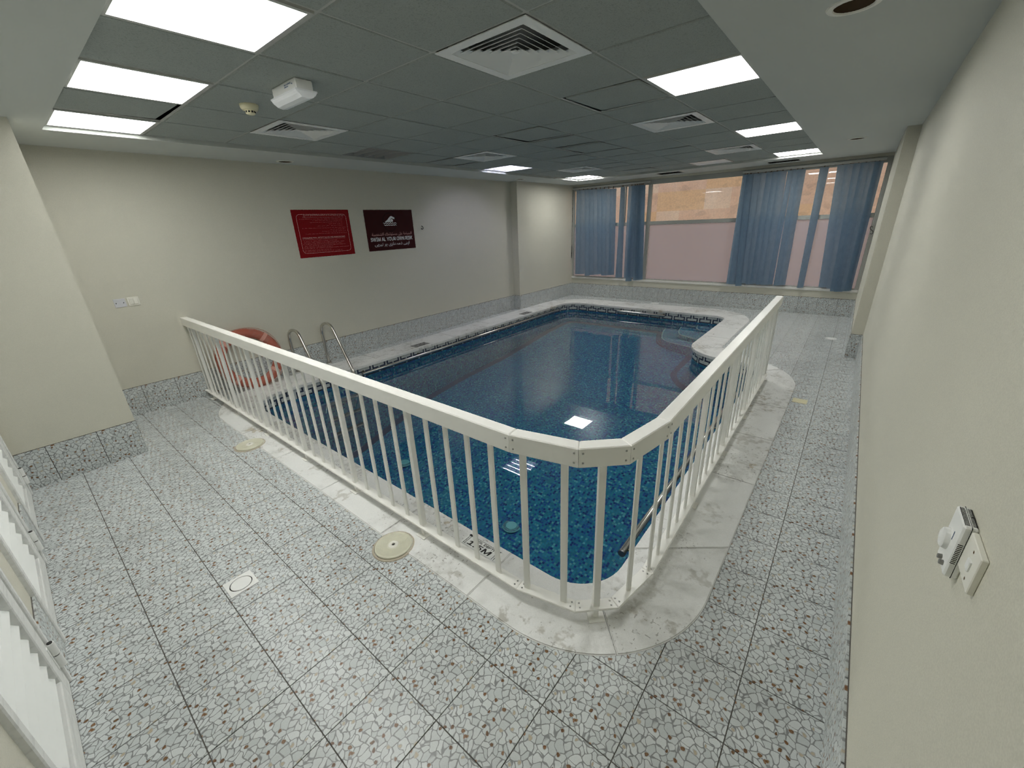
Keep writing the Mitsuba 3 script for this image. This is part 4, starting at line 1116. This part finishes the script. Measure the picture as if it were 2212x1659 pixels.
# ------------------------------------------------------------------ things on the ceiling
k = tag('emergency_light', 'white emergency light box with a clear lens on the ceiling', 'emergency light')
add(k + '__housing', bev(-1.085, -.785, -.345, -.240, ZC - .058, ZC, .006), 'mat_white')
lens = [(-.062, -.058), (-.062, -.064), (-.052, -.078), (-.03, -.094), (.0, -.100), (.03, -.094), (.052, -.078), (.062, -.064), (.062, -.058)]
lp = ext(Polygon(lens), 0, .325)
add(k + '__lens', moved(lp, (-1.0975, -.2925, ZC), basis=[(0, 1, 0), (0, 0, 1), (1, 0, 0)]), 'mat_lens')
add(k + '__lens_rim', ext(sbox(-1.10, -.357, -.77, -.228) - sbox(-1.092, -.350, -.778, -.235), ZC - .064, ZC - .056), 'mat_lens')
add(k + '__print', cat(*[bx(x, x + w_, -.3458, -.3448, z, z + .006) for x, w_, z in ((-.92, .02, ZC - .022), (-.895, .008, ZC - .022), (-.88, .025, ZC - .022), (-.85, .012, ZC - .022), (-.92, .03, ZC - .032), (-.885, .014, ZC - .032), (-.83, .012, ZC - .028))]), 'mat_blueprint')
k = tag('smoke_detector', 'cream round smoke detector on the ceiling near the emergency light', 'smoke detector')
add(k + '__base', moved(lathe([(0, 0), (.056, 0), (.057, -.008), (.054, -.022), (.046, -.034), (.034, -.036), (0, -.036)], 40), (-1.520, -.315, ZC)), 'mat_cream', smooth=35)
add(k + '__sensor', moved(lathe([(.032, -.034), (.030, -.052), (.024, -.058), (0, -.058)], 32), (-1.520, -.315, ZC)), 'mat_cream', smooth=35)
sl = []
for q in range(10):
    t = q * 2 * math.pi / 10
    sl.append(moved(bx(.0285, .0318, -.006, .006, -.050, -.040), (-1.520, -.315, ZC), t))
add(k + '__slots', cat(*sl), 'mat_dark')

# ------------------------------------------------------------------ lids, drains, depth markers, loose plates
for (x, y, r), l in zip([(.100, -.760, .108), (-2.00, -.785, .108)], ['cream round skimmer lid at the rim, beside the POOL DEPTH marker', 'cream round skimmer lid farther along the rim, at the left']):
    k = nm('skimmer_lid')
    pf = [(.030, .0135), (.036, .0135)]
    for q in range(12):
        rr = .039 + q * (r - .046) / 12
        pf += [(rr, .0122), (rr + .0022, .0137), (rr + .0036, .0137)]
    pf += [(r - .003, .0135), (r, .010), (r, .002), (.030, .002), (.030, .0135)]
    add(k + '__disc', moved(lathe(pf, 56), (x, y, 0)), 'mat_lid', smooth=25)
    add(k + '__hub', moved(lathe([(.010, .0155), (.026, .0155), (.030, .0135), (.030, .004), (.010, .004), (.010, .0155)], 40), (x, y, 0)), 'mat_ivory', smooth=30)
    add(k + '__hole', moved(lathe([(0, .0062), (.0105, .0062), (.0105, .004), (0, .004)], 24), (x, y, 0)), 'mat_dark')
    add(k + '__collar', moved(lathe([(r + .002, .001), (r + .004, .006), (r + .012, .0052), (r + .016, 0.0005)], 56), (x, y, 0)), pr((.40, .36, .28), .8), smooth=30)
    tag(k, l, 'lid')

k = tag('floor_drain', 'square white floor drain with a round cover in the tiles', 'drain')
cx, cy, hw = -.339, -1.430, .067
add(k + '__frame', ext(sbox(cx - hw, cy - hw, cx + hw, cy + hw) - Point(cx, cy).buffer(.0535, 20), 0, .005), 'mat_white')
add(k + '__cover', moved(lathe([(0, .0048), (.047, .0045), (.049, .003), (.049, 0), (0, 0)], 48), (cx - .002, cy + .0008, 0)), 'mat_white', smooth=30)
add(k + '__gap', moved(lathe([(0, .0003), (.0535, .0003)], 48), (cx, cy, 0)), 'mat_dark')


def marker(label, x0, y0, basis, w, h, mat='mat_white'):
    k = nm('depth_marker')
    tag(k, label, 'sign')
    P = lambda m_, z=0.0: moved(m_, (x0, y0, .0045 + z), basis=basis)
    add(k + '__plate', P(bx(0, w, 0, h, 0, .0012)), mat)
    t1 = fit(meshkit.text_mesh('POOL DEPTH', .02, .001, True), w * .17, w * .83, h * .66, h * .86)
    t2 = fit(meshkit.text_mesh('1.5M', .04, .001, True), w * .17, w * .80, h * .10, h * .54)
    for t in (t1, t2):
        t.vertices[:, 0] += .2 * (t.vertices[:, 1] - h * .5)
    bars_ = [bx(w * .02, w * .12, h * .84, h * 1.0, 0, .0006), bx(w * .10, w * .98, h * .92, h * .95, 0, .0006)] + [bx(w * q, w * (q + .012), h * .03, h * .93, 0, .0006) for q in (.05, .09, .89, .935)]
    add(k + '__print', P(cat(t1, t2, *bars_), .0012), 'mat_blackprint')


marker('white depth marker reading POOL DEPTH 1.5M on the near rim behind the railing bars', .400, -.497, [(1, 0, 0), (0, 1, 0), (0, 0, 1)], .266, .080)
marker('dark depth marker on the left rim, nearer one of two', -3.215, 2.055, [(0, 1, 0), (-1, 0, 0), (0, 0, 1)], .285, .150, 'mat_greyplate')
marker('dark depth marker on the left rim, farther one of two', -3.195, 4.84, [(0, 1, 0), (-1, 0, 0), (0, 0, 1)], .30, .150, 'mat_greyplate')

k = tag('floor_plate', 'small white rectangular plate with two screws on the right walkway floor', 'floor plate')
add(k + '__plate', bev(1.785, 1.912, 5.61, 5.735, 0, .004, .001), 'mat_white')
for x in (1.80, 1.897):
    add(nm(k + '__screw'), moved(lathe([(0, .002), (.006, .001), (.0075, 0)], 14), (x, 5.66, .004)), 'mat_blackprint', smooth=40)
k = tag('floor_plate_001', 'pale yellow plate on the right walkway floor near the end of the railing', 'floor plate')
count['floor_plate'] = 2
add(k, bev(1.684, 1.806, 2.83, 2.945, 0, .0035, .001), 'mat_cream')
k = tag('floor_plate_002', 'small white plate on the floor strip below the middle of the window', 'floor plate')
add(k, bev(-1.44, -1.28, 7.15, 7.27, 0, .004, .001), 'mat_white')

GROUPS = {'ceiling_light': 'square ceiling light panels', 'louvred_light': 'louvred ceiling fittings', 'air_diffuser': 'square ceiling air diffusers', 'downlight': 'round recessed downlights', 'slot_vent': 'black slot vents above the window',
          'grab_rail': 'stainless grab rails in the pool', 'drain_cover': 'teal drain covers on the pool floor', 'skimmer_lid': 'cream round skimmer lids', 'depth_marker': 'depth markers on the pool rim',
          'vertical_blind': 'blue vertical blinds', 'floor_plate': 'small plates on the floor'}
for k, d in labels.items():
    g = GROUPS.get(k.rstrip('0123456789').rstrip('_'))
    if g and 'category' in d:
        d['group'] = g
